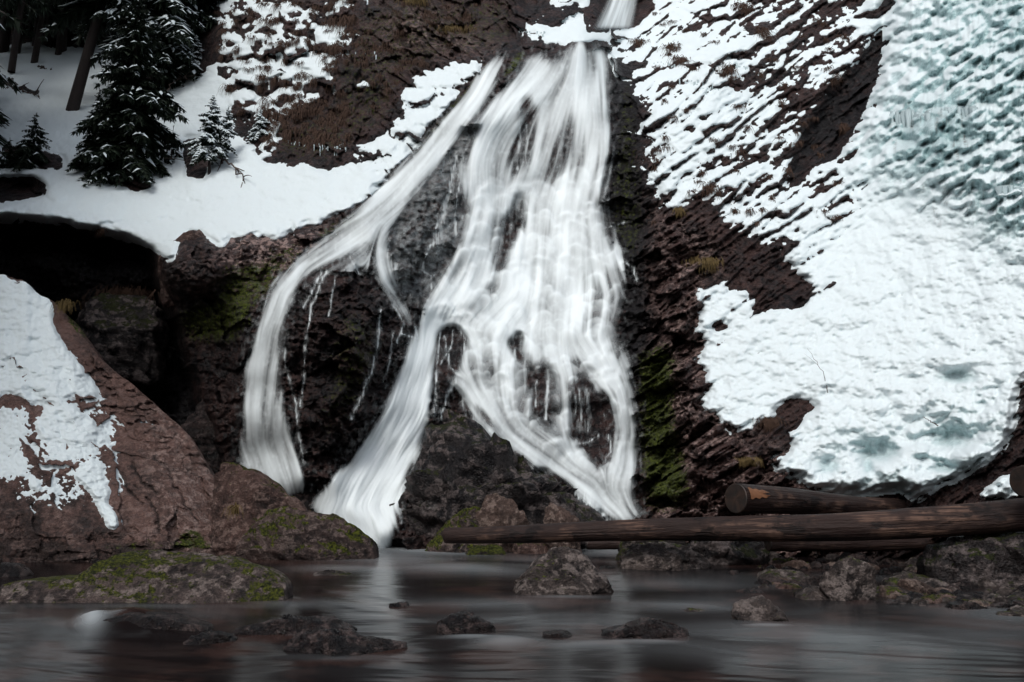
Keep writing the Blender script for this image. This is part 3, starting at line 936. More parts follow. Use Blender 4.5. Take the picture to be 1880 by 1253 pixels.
# keep the stray skirt of the broad paths off the bare rock strip between the two streams
for p_, s_, b_ in HOLES:
    cov = cov * (1 - s_ * 0.95 * wpoly(p_, b_ * 1.7))
rng = np.random.default_rng(3)
noise0 = rng.random(WX.shape).astype(F32)
st1 = norm01(lic(blur(noise0, 0.7), fx_, fy_, 26))
st2 = norm01(lic(blur(rng.random(WX.shape).astype(F32), 2.0), fx_, fy_, 40))
st3 = norm01(lic(blur(rng.random(WX.shape).astype(F32), 5.0), fx_, fy_, 50, 1.6))
# lobes where the water tumbles over small ledges
lobe = np.zeros(WX.shape, F32)
LOBEZ = poly(WX, WY, [(860, 330), (960, 340), (1110, 300), (1145, 480), (1120, 640), (1160, 800), (1100, 880), (930, 780), (840, 640), (780, 560), (820, 420)])
LOBEZ = blur(LOBEZ, 12)
pr = random.Random(8)
for i in range(620):
    cx, cy = pr.uniform(770, 1160), pr.uniform(270, 900)
    ci, cj = int((cy - 70) / ws), int((cx - 424) / ws)
    if LOBEZ[ci, cj] < 0.3:
        continue
    R_ = pr.uniform(7, 24)
    q = int(R_ * 4 / ws)
    sl = (slice(max(ci - q, 0), ci + q), slice(max(cj - q, 0), cj + q))
    x, y = WX[sl] - cx, WY[sl] - cy
    ux, uy = fx_[ci, cj], fy_[ci, cj]
    b = x * ux + y * uy; a = -x * uy + y * ux
    bb = b - a * a / (R_ * 1.3)
    v = np.where(bb < 0, np.exp(-(bb / (0.16 * R_)) ** 2), np.exp(-bb / (1.5 * R_))) * np.exp(-(a / R_) ** 4)
    lobe[sl] = np.maximum(lobe[sl], v * pr.uniform(0.6, 1.0))
lobe = blur(lobe, 0.8)
lobe *= LOBEZ
streak = 0.22 * st1 + 0.50 * st2 + 0.43 * st3 + 0.30 * lobe
core = cov
dens = sstep(0.0, 1.0, core * 1.72 - (1.10 - streak) * (1.22 + 0.25 * (WX < 760)))
tone = norm01(0.16 * st1 + 0.60 * st2 + 0.75 * st3 + 0.55 * lobe, 1)
PLG = blur(poly(WX, WY, [(760, 600), (830, 500), (850, 520), (800, 700), (740, 1010), (560, 1010), (560, 900)]), 14)
PLG = np.maximum(PLG, 0.12 * (1 - LOBEZ) * (WX < 760))
dens = dens * (1 - (1 - tone) * (0.74 - 0.52 * PLG) * (1 - 0.30 * bright))
dens = np.maximum(dens, lobe * 0.95 * sstep(0.3, 0.7, cov))
ss = np.zeros(WX.shape, F32)
for pts, w, s_ in STRANDS:
    best = np.full(WX.shape, 1e9, F32)
    wx = WX + 4 * fbm(WX / 40, WY / 34, 3, 207)
    for (x0, y0), (x1, y1) in zip(pts[:-1], pts[1:]):
        dx, dy = x1 - x0, y1 - y0
        tt = np.clip(((wx - x0) * dx + (WY - y0) * dy) / (dx * dx + dy * dy), 0, 1)
        best = np.minimum(best, np.hypot(wx - x0 - tt * dx, WY - y0 - tt * dy))
    ss = np.maximum(ss, 0.85 * s_ * np.exp(-(best / (w * 1.25)) ** 2) * sstep(-0.25, 0.45, fbm(WX / 3.2, WY / 22, 3, 215) + 0.35 * np.exp(-(best / (w * 0.5)) ** 2)) * (0.25 + 0.9 * np.clip(0.5 + 1.3 * fbm(WX / 7, WY / 20, 3, 209), 0, 1)))
dens = 1 - (1 - dens) * (1 - np.clip(ss, 0, 1))
# spray film clinging to the wet rock beside the streams
film = blur(cov, 9) * 0.30 * sstep(0.45, 0.8, 0.5 + 0.5 * fbm(WX / 9, WY / 13, 4, 211))
ROCKSTRIP = blur(poly(WX, WY, [(880, 210), (860, 285), (838, 300), (830, 360), (850, 400), (840, 450), (820, 500), (780, 560), (735, 540), (715, 480), (715, 430), (800, 320)]), 6)
film = film + ROCKSTRIP * 0.26 * norm01(fbm(WX / 10, WY / 8, 5, 213) + 0.6 * (st2 - .5))
dens = 1 - (1 - dens) * (1 - np.clip(film, 0, 0.5))
# the foot of each stream dissolves into spray
dens = 1 - (1 - dens) * (1 - 0.65 * np.clip(PLG, 0, 1) * sstep(0.45, 0.9, cov))
dens = np.clip(dens, 0, 0.995)
dens[dens < 0.015] = 0

def resample(A):
    ii = np.interp(WV, Vv, np.arange(len(Vv))); jj = np.interp(WU, U, np.arange(len(U)))
    J, I = np.meshgrid(jj, ii)
    return bilin(A, J, I)


rw = resample(blur(r, 6.0)); rraw = resample(r)
wh = rw + 0.05 + 0.11 * lobe + 0.05 * st3 + 0.030 * st2 + 0.006 * st1
thin = sstep(0.75, 0.25, cov)
wh = wh * (1 - thin) + (rraw + 0.02) * thin
wh = np.maximum(wh, rraw + 0.03)
wh = np.maximum(blur(wh, 2.0), rraw + 0.012)
wh = wh + 0.010 * (st1 - .5) * cov
WD = resample(BASE - FORM) - wh
wco = unproj(WX, WY, WD).reshape(-1, 3)
dn = dens > 0
fm = dn[1:, 1:] | dn[:-1, 1:] | dn[1:, :-1] | dn[:-1, :-1]
fall = empty('waterfall', tuple(float(c) for c in unproj(900, 1000, 10.2)), 'tall white silky waterfall fanning down the dark rock in the centre', 'waterfall')
full = mesh_np('tmp', wco, grid_faces(*WX.shape))
vn = np.zeros(len(full.vertices) * 3, F32); full.vertices.foreach_get('normal', vn)
vn = vn.reshape(-1, 3)
bpy.data.meshes.remove(full)
names = {0: 'side_stream', 1: 'veil', 2: 'plunge', 3: 'cascade'}
gi = grp[1:, 1:]
for g in range(4):
    f = grid_faces(WX.shape[0], WX.shape[1], fm & (gi == g))
    c2, f2, a2 = compact(wco, f, {'veil': dens, 'nx': vn[:, 0], 'ny': vn[:, 1], 'nz': vn[:, 2]})
    nn_ = np.stack([a2.pop('nx'), a2.pop('ny'), a2.pop('nz')], -1)
    me = mesh_np(names[g], c2 - np.array(fall.location), f2, a2)
    me.normals_split_custom_set_from_vertices(nn_.tolist())
    link_mesh(names[g], me, MAT_FALL, fall)

# small fall higher up the gorge
ux = np.linspace(-1, 1, 60); vy = np.linspace(0, 1, 90)
UU, VV = np.meshgrid(ux, vy)
cxs = 1155 - 32 * VV ** 1.2; wdt = 22 + 18 * VV
upx = cxs + UU * wdt; upy = -50 + VV * 108
st = fbm(UU * 5, VV * 0.8, 3, 301)
ud = sstep(1.0, 0.45, np.abs(UU)) * np.clip(0.75 + 0.7 * st, 0, 1) * sstep(1.0, 0.88, VV)
uY = np.array([[depth_at(float(a), float(b)) for a, b in zip(ra, rb)] for ra, rb in zip(upx[::6], upy[::6])])
uY = bilin(np.asarray(blur(uY, 2)), *np.meshgrid(np.arange(60) * 1.0, np.arange(90) / 6.0)) - 0.35 - 0.12 * np.cos(UU * 1.5)
me = mesh_np('upper_waterfall', unproj(upx, upy, uY).reshape(-1, 3), grid_faces(*UU.shape), {'veil': ud.ravel() * 0.92})
o = link_mesh('waterfall', me, MAT_FALL)
tag(o, 'smaller misty waterfall pouring over the top ledge behind the main falls', 'waterfall')
# ------------------------------------------------------------------ the stream
xs = np.linspace(-1.35, 1.35, 760)
pys = np.concatenate([np.arange(955, 1300, 1.5)])
Ys = np.array([ground_Y(p) for p in pys])
Ys = np.concatenate([Ys, Ys[-1] - np.cumsum(np.linspace(0.15, 1.2, 16))])
pyx = np.concatenate([pys, np.full(16, 1300.0)])
SX, SYi = np.meshgrid(xs, np.arange(len(Ys)))
SYd = Ys[SYi]
K = np.maximum(SYd, 2.6)
WXw = SX * K * 0.85
SPX = 940 + SX * 0.85 * HF * (CT - (626.5 - pyx[SYi]) / HF * ST)
SPY = pyx[SYi]
hh, ww_ = SX.shape
# flow: mostly across the picture, bending round the stones
STONES = [(275, 1085, 270, 42), (1040, 1075, 100, 40), (1220, 1040, 90, 30), (1400, 1135, 55, 25), (1190, 1170, 90, 25), (860, 1160, 60, 22),
          (620, 1195, 120, 28), (540, 1160, 110, 16), (385, 1182, 50, 16), (1570, 1095, 60, 30)]
fx = np.ones(SX.shape, F32); fy = 0.10 + 0.14 * np.sin(SPX / 230.0 + SPY / 60) + 0.42 * fbm(SPX / 240, SPY / 60, 3, 401)
for (cx, cy, ra, rb) in STONES:
    ex = (SPX - cx) / (ra * 1.3); ey = (SPY - cy) / (rb * 1.6)
    g = np.exp(-(ex ** 2 + ey ** 2))
    fy += -0.9 * g * ex * np.sign(ey + 1e-3) * np.minimum(1, np.abs(ey) * 3) * -1.0
L = np.hypot(fx, fy); fx /= L; fy /= L
fx = fx.astype(F32); fy = fy.astype(F32)
rng = np.random.default_rng(5)
s1 = norm01(lic(blur(rng.random(SX.shape).astype(F32), 1.3), fx, fy, 40, 1.6))
s2 = norm01(lic(blur(rng.random(SX.shape).astype(F32), 4.5), fx, fy, 40, 2.4))
s3 = norm01(fbm(SPX / 170, SPY / 34, 4, 405))
foam_refl0 = np.zeros(SX.shape, F32)  # real foam, plus the falls' whitish reflection painted onto the pool
FOAM_REFL = [(1120, 1004, 70, 7, .9), (690, 1008, 60, 7, .8), (750, 1016, 110, 10, 1.0), (760, 1024, 120, 14, .55), (880, 1040, 180, 16, .35), (1130, 1012, 70, 10, .55), (1250, 1070, 200, 14, .22), (168, 1148, 24, 22, 1.0), (60, 1130, 120, 22, .07),
        (720, 1150, 60, 14, .12), (1000, 1140, 180, 16, .25), (1500, 1180, 330, 50, .20), (1820, 1150, 160, 40, .26), (1350, 1210, 260, 24, .08), (1180, 1180, 100, 5, .3), (640, 1208, 110, 5, .25), (870, 1170, 60, 4, .35), (1410, 1150, 55, 4, .3), (1040, 1096, 100, 4, .25), (280, 1114, 260, 5, .2),
        (560, 1110, 110, 8, .18), (900, 1110, 130, 14, .20), (1280, 1110, 130, 16, .26), (390, 1125, 60, 12, .15), (930, 1175, 60, 12, .35),
        (1100, 1185, 110, 10, .25), (640, 1045, 90, 8, .28), (1600, 1060, 200, 10, .15), (780, 1240, 300, 16, .06), (700, 1003, 60, 5, 1.0)]
for (cx, cy, ra, rb, s_) in FOAM_REFL:
    foam_refl0 = np.maximum(foam_refl0, s_ * np.exp(-((SPX - cx) / ra) ** 2 - ((SPY - cy) / rb) ** 2))
foam_refl = 0.52 * foam_refl0 * (0.12 + 0.3 * s1 + 1.2 * s2 ** 1.5) + 0.008 * s1 * s2
bedA = np.clip(sstep(0.45, 0.9, s3) * 0.9 * (0.5 + 0.5 * s2) + 0.1, 0, 1)
sz = 0.007 * (s2 - 0.5) + 0.003 * (s1 - 0.5) + 0.03 * foam_refl0 * s2
sz = sz * sstep(0, 3.0, SYd)
# small drop over a sunken stone at the left
sz += 0.09 * np.exp(-((SPX - 240) / 80) ** 2 - ((SPY - 1150) / 18) ** 2)
me = mesh_np('stream_water', np.stack([WXw, SYd, sz], -1).reshape(-1, 3), grid_faces(hh, ww_)[:, ::-1], {'foam_refl': np.clip(foam_refl, 0, 1), 'bed': bedA})
o = link_mesh('stream_water', me, MAT_STREAM)
tag(o, 'dark smooth stream flowing across the foot of the falls', None, None, 'structure')

# ------------------------------------------------------------------ near rock slab at the left
SIL = [(-500, 380), (-300, 420), (-100, 470), (0, 503), (40, 515), (60, 532), (95, 552), (112, 572), (135, 590), (160, 625), (180, 655), (215, 685), (250, 712), (292, 748),
       (325, 780), (345, 800), (360, 825), (375, 850), (400, 885), (425, 925), (445, 960), (462, 1000), (480, 1036)]
su = np.concatenate([np.arange(-500, -20, 12), np.arange(-20, 482, 1.8)])
tv = np.concatenate([np.linspace(0, 1, 300), 1 + np.linspace(0.01, 0.9, 26) ** 1.3])
topy = np.interp(su, [p[0] for p in SIL], [p[1] for p in SIL])
topy = topy + 5 * fbm(su / 30, su * 0 + 3.3, 3, 501)
botY = 1042.0
SU, TV = np.meshgrid(su, tv)
TPY = np.broadcast_to(topy, SU.shape)
t1 = np.minimum(TV, 1)
LPY = botY + (TPY - botY) * t1
Ysil = np.interp(su, [-500, 0, 200, 400, 480], [11.2, 10.7, 10.3, 9.7, 9.2])
Yf = np.interp(su, [-500, 0, 300, 480], [7.9, 8.2, 8.5, 8.9])
LD = Yf + (Ysil - Yf) * t1 ** 1.25
# relief
ca, sa = math.cos(math.radians(58)), math.sin(math.radians(58))
la = SU * ca + LPY * sa; lb = -SU * sa + LPY * ca
rel = 0.10 * fbm(SU / 160, LPY / 120, 4, 503) + 0.05 * facets(lb / 55 + .6 * fbm(SU / 60, LPY / 60, 3, 504), la / 120, 505) + 0.025 * fbm(SU / 30, LPY / 22, 5, 507)
ROUGHZ = sstep(0.1, 0.6, norm01(-np.abs(LPY - (560 + 0.62 * SU + 100)) / 60))
rel += 0.05 * facets(SU / 26 + fbm(SU / 20, LPY / 20, 2, 8), LPY / 12, 509) * sstep(90, 20, np.abs(LPY - (640 + 0.45 * SU)))
rel += 0.04 * facets(SU / 40 + fbm(SU / 30, LPY / 30, 3, 9), LPY / 18, 511) * sstep(950, 1000, LPY)
cr = np.zeros(SU.shape, F32)
for pts in ([(285, 845), (310, 860), (320, 890), (345, 930), (365, 960)], [(240, 850), (262, 885), (285, 905)], [(270, 915), (285, 935), (292, 965), (290, 975)],
            [(215, 865), (240, 905), (262, 925)], [(380, 855), (400, 890), (425, 930), (440, 970)]):
    best = np.full(SU.shape, 1e9, F32)
    wx_ = SU + 9 * fbm(SU / 18, LPY / 18, 3, 513)
    for (x0, y0), (x1, y1) in zip(pts[:-1], pts[1:]):
        dx, dy = x1 - x0, y1 - y0
        tt = np.clip(((wx_ - x0) * dx + (LPY - y0) * dy) / (dx * dx + dy * dy), 0, 1)
        best = np.minimum(best, np.hypot(wx_ - x0 - tt * dx, LPY - y0 - tt * dy))
    cr = np.maximum(cr, np.exp(-(best / 2.6) ** 2))
rel -= 0.035 * cr
rel += 0.006 * fbm(SU / 6, LPY / 6, 3, 515)
relf = rel * sstep(0, 0.02, 1.35 - TV)


def slab_pts(h):
    Yp = LD - h * np.minimum(1, 1 / np.maximum(TV, 1))
    P = unproj(SU, LPY, Yp)
    ov = np.maximum(TV - 1, 0)
    P[..., 1] += ov * 2.6
    P[..., 2] -= ov ** 1.6 * (3.5 + 0 * ov)
    return P


SNA = [(-600, 360), (-100, 480), (0, 503), (40, 517), (62, 535), (98, 556), (100, 600), (128, 645), (150, 672), (190, 722), (178, 732), (140, 728), (110, 742), (60, 742), (20, 722),
       (-100, 760), (-600, 860)]
SNB = [(88, 742), (110, 735), (150, 752), (182, 785), (212, 812), (150, 818), (75, 808), (62, 775)]
SND = [(160, 850), (178, 842), (192, 848), (188, 872), (205, 905), (196, 925), (216, 940), (222, 965), (205, 975), (185, 952), (168, 905), (148, 885), (120, 870), (140, 868)]
SNE = [(-40, 730), (60, 745), (70, 800), (40, 830), (75, 860), (60, 885), (-40, 900)]


def sreg(pts, s, e=9, sc=18, seed=521):
    return blur(poly(SU + e * fbm(SU / sc, LPY / sc, 4, seed), LPY + e * fbm(SU / sc, LPY / sc, 4, seed + 9), pts), s)


C1 = np.maximum.reduce([sreg(SNA, 3, 12, 22), sreg(SNB, 3), sreg(SND, 2.5, 8, 12), 0.62 * sreg(SNE, 6), 0.9 * sreg([(52, 885), (75, 880), (82, 905), (60, 900)], 2),
                        0.9 * sreg([(80, 895), (105, 890), (112, 905), (90, 910)], 2), 0.60 * sreg([(60, 740), (215, 740), (225, 830), (170, 870), (50, 870)], 10), 0.50 * sreg([(0, 860), (230, 840), (240, 900), (120, 960), (0, 930)], 12),
                        0.9 * sreg([(258, 990), (268, 987), (264, 998)], 1.2, 2), 0.9 * sreg([(214, 895), (226, 898), (222, 908)], 1.5, 2)])
C1 = C1 * (TV < 1.12) + 0.15 * fbm(SU / 12, LPY / 9, 4, 531) * (1 - np.abs(2 * np.clip(C1, 0, 1) - 1))
C1 = blur(C1, 2.5)
C1 = C1 + 0.17 * fbm(SU / 9, LPY / 7, 4, 541) * sstep(0.1, 0.35, C1) * sstep(0.97, 0.7, C1)
th1 = 0.06 * 2.2 * (C1 - 0.5)
cv1 = sstep(.6, 1, C1)
Sn = blur(rel, 4) + np.minimum(th1, 0.05) + 0.05 * fbm(SU / 40, LPY / 18, 4, 533) * cv1 + 0.022 * (0.5 - worley(SU / 12, LPY / 9, 535)[0]) * C1 + 0.008 * fbm(SU / 6, LPY / 5, 2, 537)
SPs = slab_pts(relf)
mossS = 0.62 * np.maximum.reduce([sreg([(330, 975), (360, 962), (385, 990), (400, 1010), (300, 1010)], 5), sreg([(115, 570), (135, 590), (165, 625), (150, 622), (118, 590)], 3),
                                  0.7 * sreg([(180, 1000), (260, 985), (330, 1000), (300, 1020), (180, 1020)], 5)])
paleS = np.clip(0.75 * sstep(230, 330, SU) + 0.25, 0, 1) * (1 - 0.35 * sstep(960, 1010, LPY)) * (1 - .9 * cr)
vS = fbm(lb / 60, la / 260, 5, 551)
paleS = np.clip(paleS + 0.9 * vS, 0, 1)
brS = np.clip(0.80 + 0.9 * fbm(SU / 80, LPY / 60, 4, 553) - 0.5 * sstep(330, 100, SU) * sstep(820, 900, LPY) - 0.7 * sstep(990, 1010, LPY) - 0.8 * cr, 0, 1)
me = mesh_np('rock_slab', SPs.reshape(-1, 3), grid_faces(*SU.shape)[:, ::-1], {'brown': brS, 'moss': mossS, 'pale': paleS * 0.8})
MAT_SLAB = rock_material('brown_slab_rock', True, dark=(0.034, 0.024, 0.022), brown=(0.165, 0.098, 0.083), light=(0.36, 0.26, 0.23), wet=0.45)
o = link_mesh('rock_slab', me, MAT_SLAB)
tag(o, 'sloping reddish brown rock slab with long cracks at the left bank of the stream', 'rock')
Sdd = np.where(Sn > rel - 0.02, Sn, rel - 0.02)
SP2 = slab_pts(Sdd * sstep(0, 0.02, 1.35 - TV))
mk = (Sn > rel - 0.012)
mk = mk[1:, 1:] | mk[:-1, 1:] | mk[1:, :-1] | mk[:-1, :-1]
c2, f2, a2 = compact(SP2.reshape(-1, 3), grid_faces(SU.shape[0], SU.shape[1], mk)[:, ::-1], {'ice': 0 * SU, 'dirt': 0 * SU})
o = link_mesh('snow', mesh_np('snow', c2, f2, a2), MAT_SNOW)
tag(o, 'patchy melting snow on the sloping brown slab at the left bank', 'snow', None, 'stuff')
# ------------------------------------------------------------------ stones
_ico = {}


def ico(sub):
    if sub not in _ico:
        bm = bmesh.new()
        bmesh.ops.create_icosphere(bm, subdivisions=sub, radius=1.0)
        v = np.array([p.co[:] for p in bm.verts]); f = np.array([[q.index for q in fc.verts] for fc in bm.faces])
        bm.free(); _ico[sub] = (v, f)
    return _ico[sub]


def n3(P, s, seed, o=3):
    return (fbm(P[:, 0] * s + 9, P[:, 1] * s, o, seed) + fbm(P[:, 1] * s - 4, P[:, 2] * s, o, seed + 1) + fbm(P[:, 2] * s, P[:, 0] * s + 7, o, seed + 2)) / 1.6


def make_rock(name, pts, base_py, mat, seed, dr=0.5, sub=5, cuts=10, rough=0.05, Y=None, box=0.75, lean=0.0, frac=0.5):
    """a stone with the outline pts (photo pixels) standing at its own distance, real depth dr * width"""
    r_ = random.Random(seed)
    xs_ = [p[0] for p in pts]
    wpx = max(xs_) - min(xs_)
    Y1 = ground_Y(base_py) if Y is None else Y
    Wm = wpx / HF * Y1
    D = Wm * dr
    Yc = Y1 + D * frac
    if base_py is not None:
        hp = base_py - min(p[1] for p in pts)
        pts = [(p[0], p[1] + (0.55 * hp if p[1] > base_py - 0.12 * hp else 0)) for p in pts]
    P = np.array([unproj(p[0], p[1], Yc) for p in pts])
    cx = (P[:, 0].min() + P[:, 0].max()) / 2
    cz = (P[:, 2].min() + P[:, 2].max()) / 2
    # radial outline
    th = np.linspace(-math.pi, math.pi, 361)
    rad = np.zeros(361)
    Q = P[:, [0, 2]] - [cx, cz]
    n = len(Q)
    for k, t in enumerate(th):
        d = np.array([math.cos(t), math.sin(t)]); best = 0.02
        for i in range(n):
            a, b = Q[i], Q[(i + 1) % n]
            e = b - a
            den = d[0] * e[1] - d[1] * e[0]
            if abs(den) < 1e-9:
                continue
            tt = (a[0] * e[1] - a[1] * e[0]) / den
            uu = (a[0] * d[1] - a[1] * d[0]) / den
            if tt > 0 and -1e-6 <= uu <= 1 + 1e-6:
                best = max(best, tt)
        rad[k] = best
    v, f = ico(sub)
    ang = np.arctan2(v[:, 2], v[:, 0])
    rho = np.interp(ang, th, rad)
    lat = np.hypot(v[:, 0], v[:, 2])
    latb = np.power(lat, box) / np.maximum(lat, 1e-6)
    X = v[:, 0] * latb * rho; Z = v[:, 2] * latb * rho
    Yv = np.sign(v[:, 1]) * np.power(np.abs(v[:, 1]), box) * D
    o = np.stack([X, Yv + lean * Z, Z], -1)
    # flat broken faces
    hgt = max(P[:, 2].max() - P[:, 2].min(), 0.02)
    sc = np.array([Wm / 2, D, hgt / 2])
    on = o / sc
    for c in range(cuts):
        a = Vector((r_.gauss(0, 0.55), -1.0 - 0.3 * abs(r_.gauss(0, 1)) if r_.random() < 0.8 else 1.2, r_.gauss(0.25, 0.55))).normalized()
        d = r_.uniform(0.45, 0.80)
        m = on @ np.array(a) - d
        on = on - np.clip(m, 0, None)[:, None] * np.array(a) * 0.95
    o = on * sc
    nrm = v / np.linalg.norm(v, axis=1)[:, None]
    S_ = (Wm + hgt) / 2
    disp = rough * S_ * (n3(o / S_, 2.6, seed * 7 + 1, 4) * 1.3 - 0.9 * np.abs(n3(o / S_, 6.0, seed * 7 + 2, 3)) + 0.5 * np.abs(n3(o / S_, 15.0, seed * 7 + 3, 3)))
    oo = o / S_
    disp += rough * 0.7 * S_ * facets(oo[:, 0] * 5 + n3(oo, 3, seed + 5, 2), oo[:, 2] * 7 + oo[:, 1] * 4, seed + 6)
    # stepped bedding lines
    q = (o[:, 2] / S_ * 9 + o[:, 0] / S_ * 3 + 1.2 * n3(o / S_, 3.0, seed + 77, 2))
    disp += rough * 0.35 * S_ * (q - np.floor(q))
    o = o + nrm * disp[:, None]
    bz = 0.0
    loc = Vector((cx, Yc, cz))
    me = mesh_np(name, o, f)
    ob = link_mesh(name, me, mat, loc=loc)
    return ob


R_GREY = rock_material('grey_stone', False, dark=(0.016, 0.013, 0.013), brown=(0.100, 0.078, 0.070), light=(0.30, 0.25, 0.23), brownness=0.5, mossiness=0.25, wet=0.6)
R_MOSS = rock_material('mossy_stone', False, dark=(0.022, 0.018, 0.018), brown=(0.115, 0.085, 0.077), light=(0.28, 0.23, 0.21), brownness=0.6, mossiness=0.47, wet=0.5, moss_light=(0.085, 0.092, 0.010))
R_MOSS2 = rock_material('moss_edged_stone', False, dark=(0.022, 0.018, 0.018), brown=(0.105, 0.070, 0.062), light=(0.26, 0.20, 0.18), brownness=0.6, mossiness=0.62, wet=0.5, moss_light=(0.095, 0.105, 0.010))
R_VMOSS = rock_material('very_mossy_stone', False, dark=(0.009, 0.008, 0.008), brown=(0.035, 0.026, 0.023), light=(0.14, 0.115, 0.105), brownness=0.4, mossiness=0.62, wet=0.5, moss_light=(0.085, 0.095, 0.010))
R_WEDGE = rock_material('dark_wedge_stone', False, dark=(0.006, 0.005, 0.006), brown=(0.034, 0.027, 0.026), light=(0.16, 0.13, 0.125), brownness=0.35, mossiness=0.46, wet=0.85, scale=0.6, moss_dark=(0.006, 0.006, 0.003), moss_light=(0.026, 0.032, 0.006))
R_WET = rock_material('black_wet_stone', False, dark=(0.005, 0.004, 0.005), brown=(0.026, 0.015, 0.013), light=(0.11, 0.08, 0.075), brownness=0.35, mossiness=0.0, wet=1.1, spec=0.35)
R_TAN = rock_material('tan_stone', False, dark=(0.03, 0.021, 0.018), brown=(0.13, 0.085, 0.070), light=(0.32, 0.245, 0.21), brownness=0.7, mossiness=0.2, wet=0.5)
R_RED = rock_material('red_brown_stone', False, dark=(0.022, 0.015, 0.014), brown=(0.110, 0.064, 0.054), light=(0.27, 0.19, 0.165), brownness=0.7, mossiness=0.38, wet=0.5, moss_light=(0.085, 0.09, 0.010))


def rock(name, pts, base, mat, seed, label, **k):
    o = make_rock(name, pts, base, mat, seed, **k)
    tag(o, label, 'rock')
    return o


# boulders that frame the falls
rock('boulder', [(700, 1040), (712, 985), (722, 930), (742, 878), (768, 825), (792, 792), (830, 775), (870, 785), (905, 805), (950, 832), (1000, 866), (1050, 908), (1088, 942), (1110, 985), (1120, 1040)],
     1006, R_WEDGE, 3, 'big dark mossy wedge of rock splitting the foot of the waterfall', dr=0.30, sub=6, cuts=14, rough=0.07, Y=9.55, frac=0.6, lean=0.35)
rock('boulder', [(505, 1030), (512, 915), (540, 880), (575, 852), (600, 850), (640, 858), (650, 880), (600, 920), (600, 1030)], 1000, R_WET, 5,
     'low black wet boulder between the left stream and the main plunge', dr=0.35, cuts=9, rough=0.04, Y=9.9)
rock('boulder', [(378, 1045), (384, 870), (398, 850), (432, 852), (470, 862), (500, 885), (528, 908), (556, 925), (580, 960), (590, 1045)], 1020, R_RED, 6,
     'grey topped wedge boulder leaning on the brown slab', dr=0.32, sub=6, cuts=12, rough=0.03, Y=8.75, lean=0.3)
rock('boulder', [(425, 1040), (440, 1000), (462, 962), (495, 935), (535, 922), (580, 922), (618, 935), (655, 962), (682, 992), (700, 1024), (700, 1045)], 1022, R_MOSS2, 9,
     'long low boulder edged with moss left of the plunge pool', dr=0.28, sub=6, cuts=9, rough=0.03, Y=8.45, lean=0.4)
rock('rock', [(745, 1015), (800, 985), (850, 940), (885, 930), (915, 935), (935, 965), (950, 1015)], 1012, R_MOSS2, 12,
     'brown rock with a bright mossy edge behind the log tip', dr=0.3, cuts=8, Y=9.25)
rock('rock', [(872, 945), (890, 912), (910, 905), (950, 930), (975, 965), (940, 985), (890, 980)], 990, R_TAN, 14, 'pale tan rock slab leaning on the dark wedge above the log', dr=0.3, cuts=8, Y=9.25)
rock('rock', [(995, 975), (1000, 935), (1012, 922), (1040, 935), (1068, 962), (1062, 985), (1010, 985)], 990, R_TAN, 15, 'small pointed tan rock rising behind the log', dr=0.4, cuts=8, Y=9.1)
rock('rock', [(930, 1020), (950, 990), (1010, 980), (1060, 990), (1085, 1022)], 1015, R_RED, 16, 'reddish rock under the log at the edge of the pool', dr=0.35, cuts=8, Y=9.15)
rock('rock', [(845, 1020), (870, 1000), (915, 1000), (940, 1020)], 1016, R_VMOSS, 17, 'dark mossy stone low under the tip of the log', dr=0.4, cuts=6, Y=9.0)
rock('boulder', [(284, 560), (292, 490), (318, 455), (345, 432), (366, 430), (392, 448), (410, 482), (405, 520), (380, 545), (330, 560)], None, R_RED, 81,
     'rounded brown boulder under the lip of the snow shelf', dr=0.5, cuts=8, rough=0.04, Y=11.55)
rock('boulder', [(402, 505), (404, 456), (432, 438), (470, 430), (515, 436), (560, 412), (590, 408), (604, 428), (560, 458), (520, 482), (470, 500), (430, 512)], None, R_TAN, 82,
     'pale cracked boulder at the edge of the snow shelf beside the left stream', dr=0.3, cuts=9, rough=0.05, Y=11.6)
rock('boulder', [(150, 700), (135, 600), (170, 548), (230, 530), (280, 548), (300, 600), (290, 700)], None, R_WEDGE, 83, 'dark mossy boulder deep in the cave mouth', dr=0.4, cuts=9, rough=0.05, Y=12.4)
rock('boulder', [(330, 900), (345, 780), (370, 720), (400, 740), (425, 820), (440, 900)], None, R_WET, 84, 'dark boulder in the cave behind the brown slab', dr=0.5, cuts=9, rough=0.05, Y=11.2)
# stones in the stream
rock('rock', [(10, 1125), (14, 1090), (28, 1068), (60, 1062), (120, 1062), (158, 1058), (176, 1036), (205, 1020), (250, 1014), (330, 1016), (420, 1024), (480, 1042), (518, 1056), (538, 1072), (525, 1100), (380, 1128), (120, 1128)],
     1106, R_MOSS, 21, 'broad flat rock with a thick green moss patch in the left of the stream', dr=0.26, sub=6, cuts=7, rough=0.022, box=0.7)
rock('rock', [(938, 1100), (946, 1076), (960, 1058), (985, 1034), (1008, 1014), (1034, 1007), (1062, 1014), (1085, 1034), (1112, 1062), (1138, 1086), (1138, 1104)], 1092, R_GREY, 22,
     'pyramid shaped brown stone standing alone in the middle of the stream', dr=0.42, sub=6, cuts=12, rough=0.035, box=0.9)
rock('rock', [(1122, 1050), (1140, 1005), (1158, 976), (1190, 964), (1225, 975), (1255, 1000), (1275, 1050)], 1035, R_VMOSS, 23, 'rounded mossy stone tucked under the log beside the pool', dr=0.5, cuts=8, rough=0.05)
rock('rock', [(1132, 1058), (1146, 1018), (1165, 1000), (1200, 1000), (1260, 1008), (1296, 1020), (1306, 1040), (1296, 1058)], 1048, R_GREY, 24, 'grey angular block in front of the mossy stone below the log', dr=0.4, sub=6, cuts=14, rough=0.045)
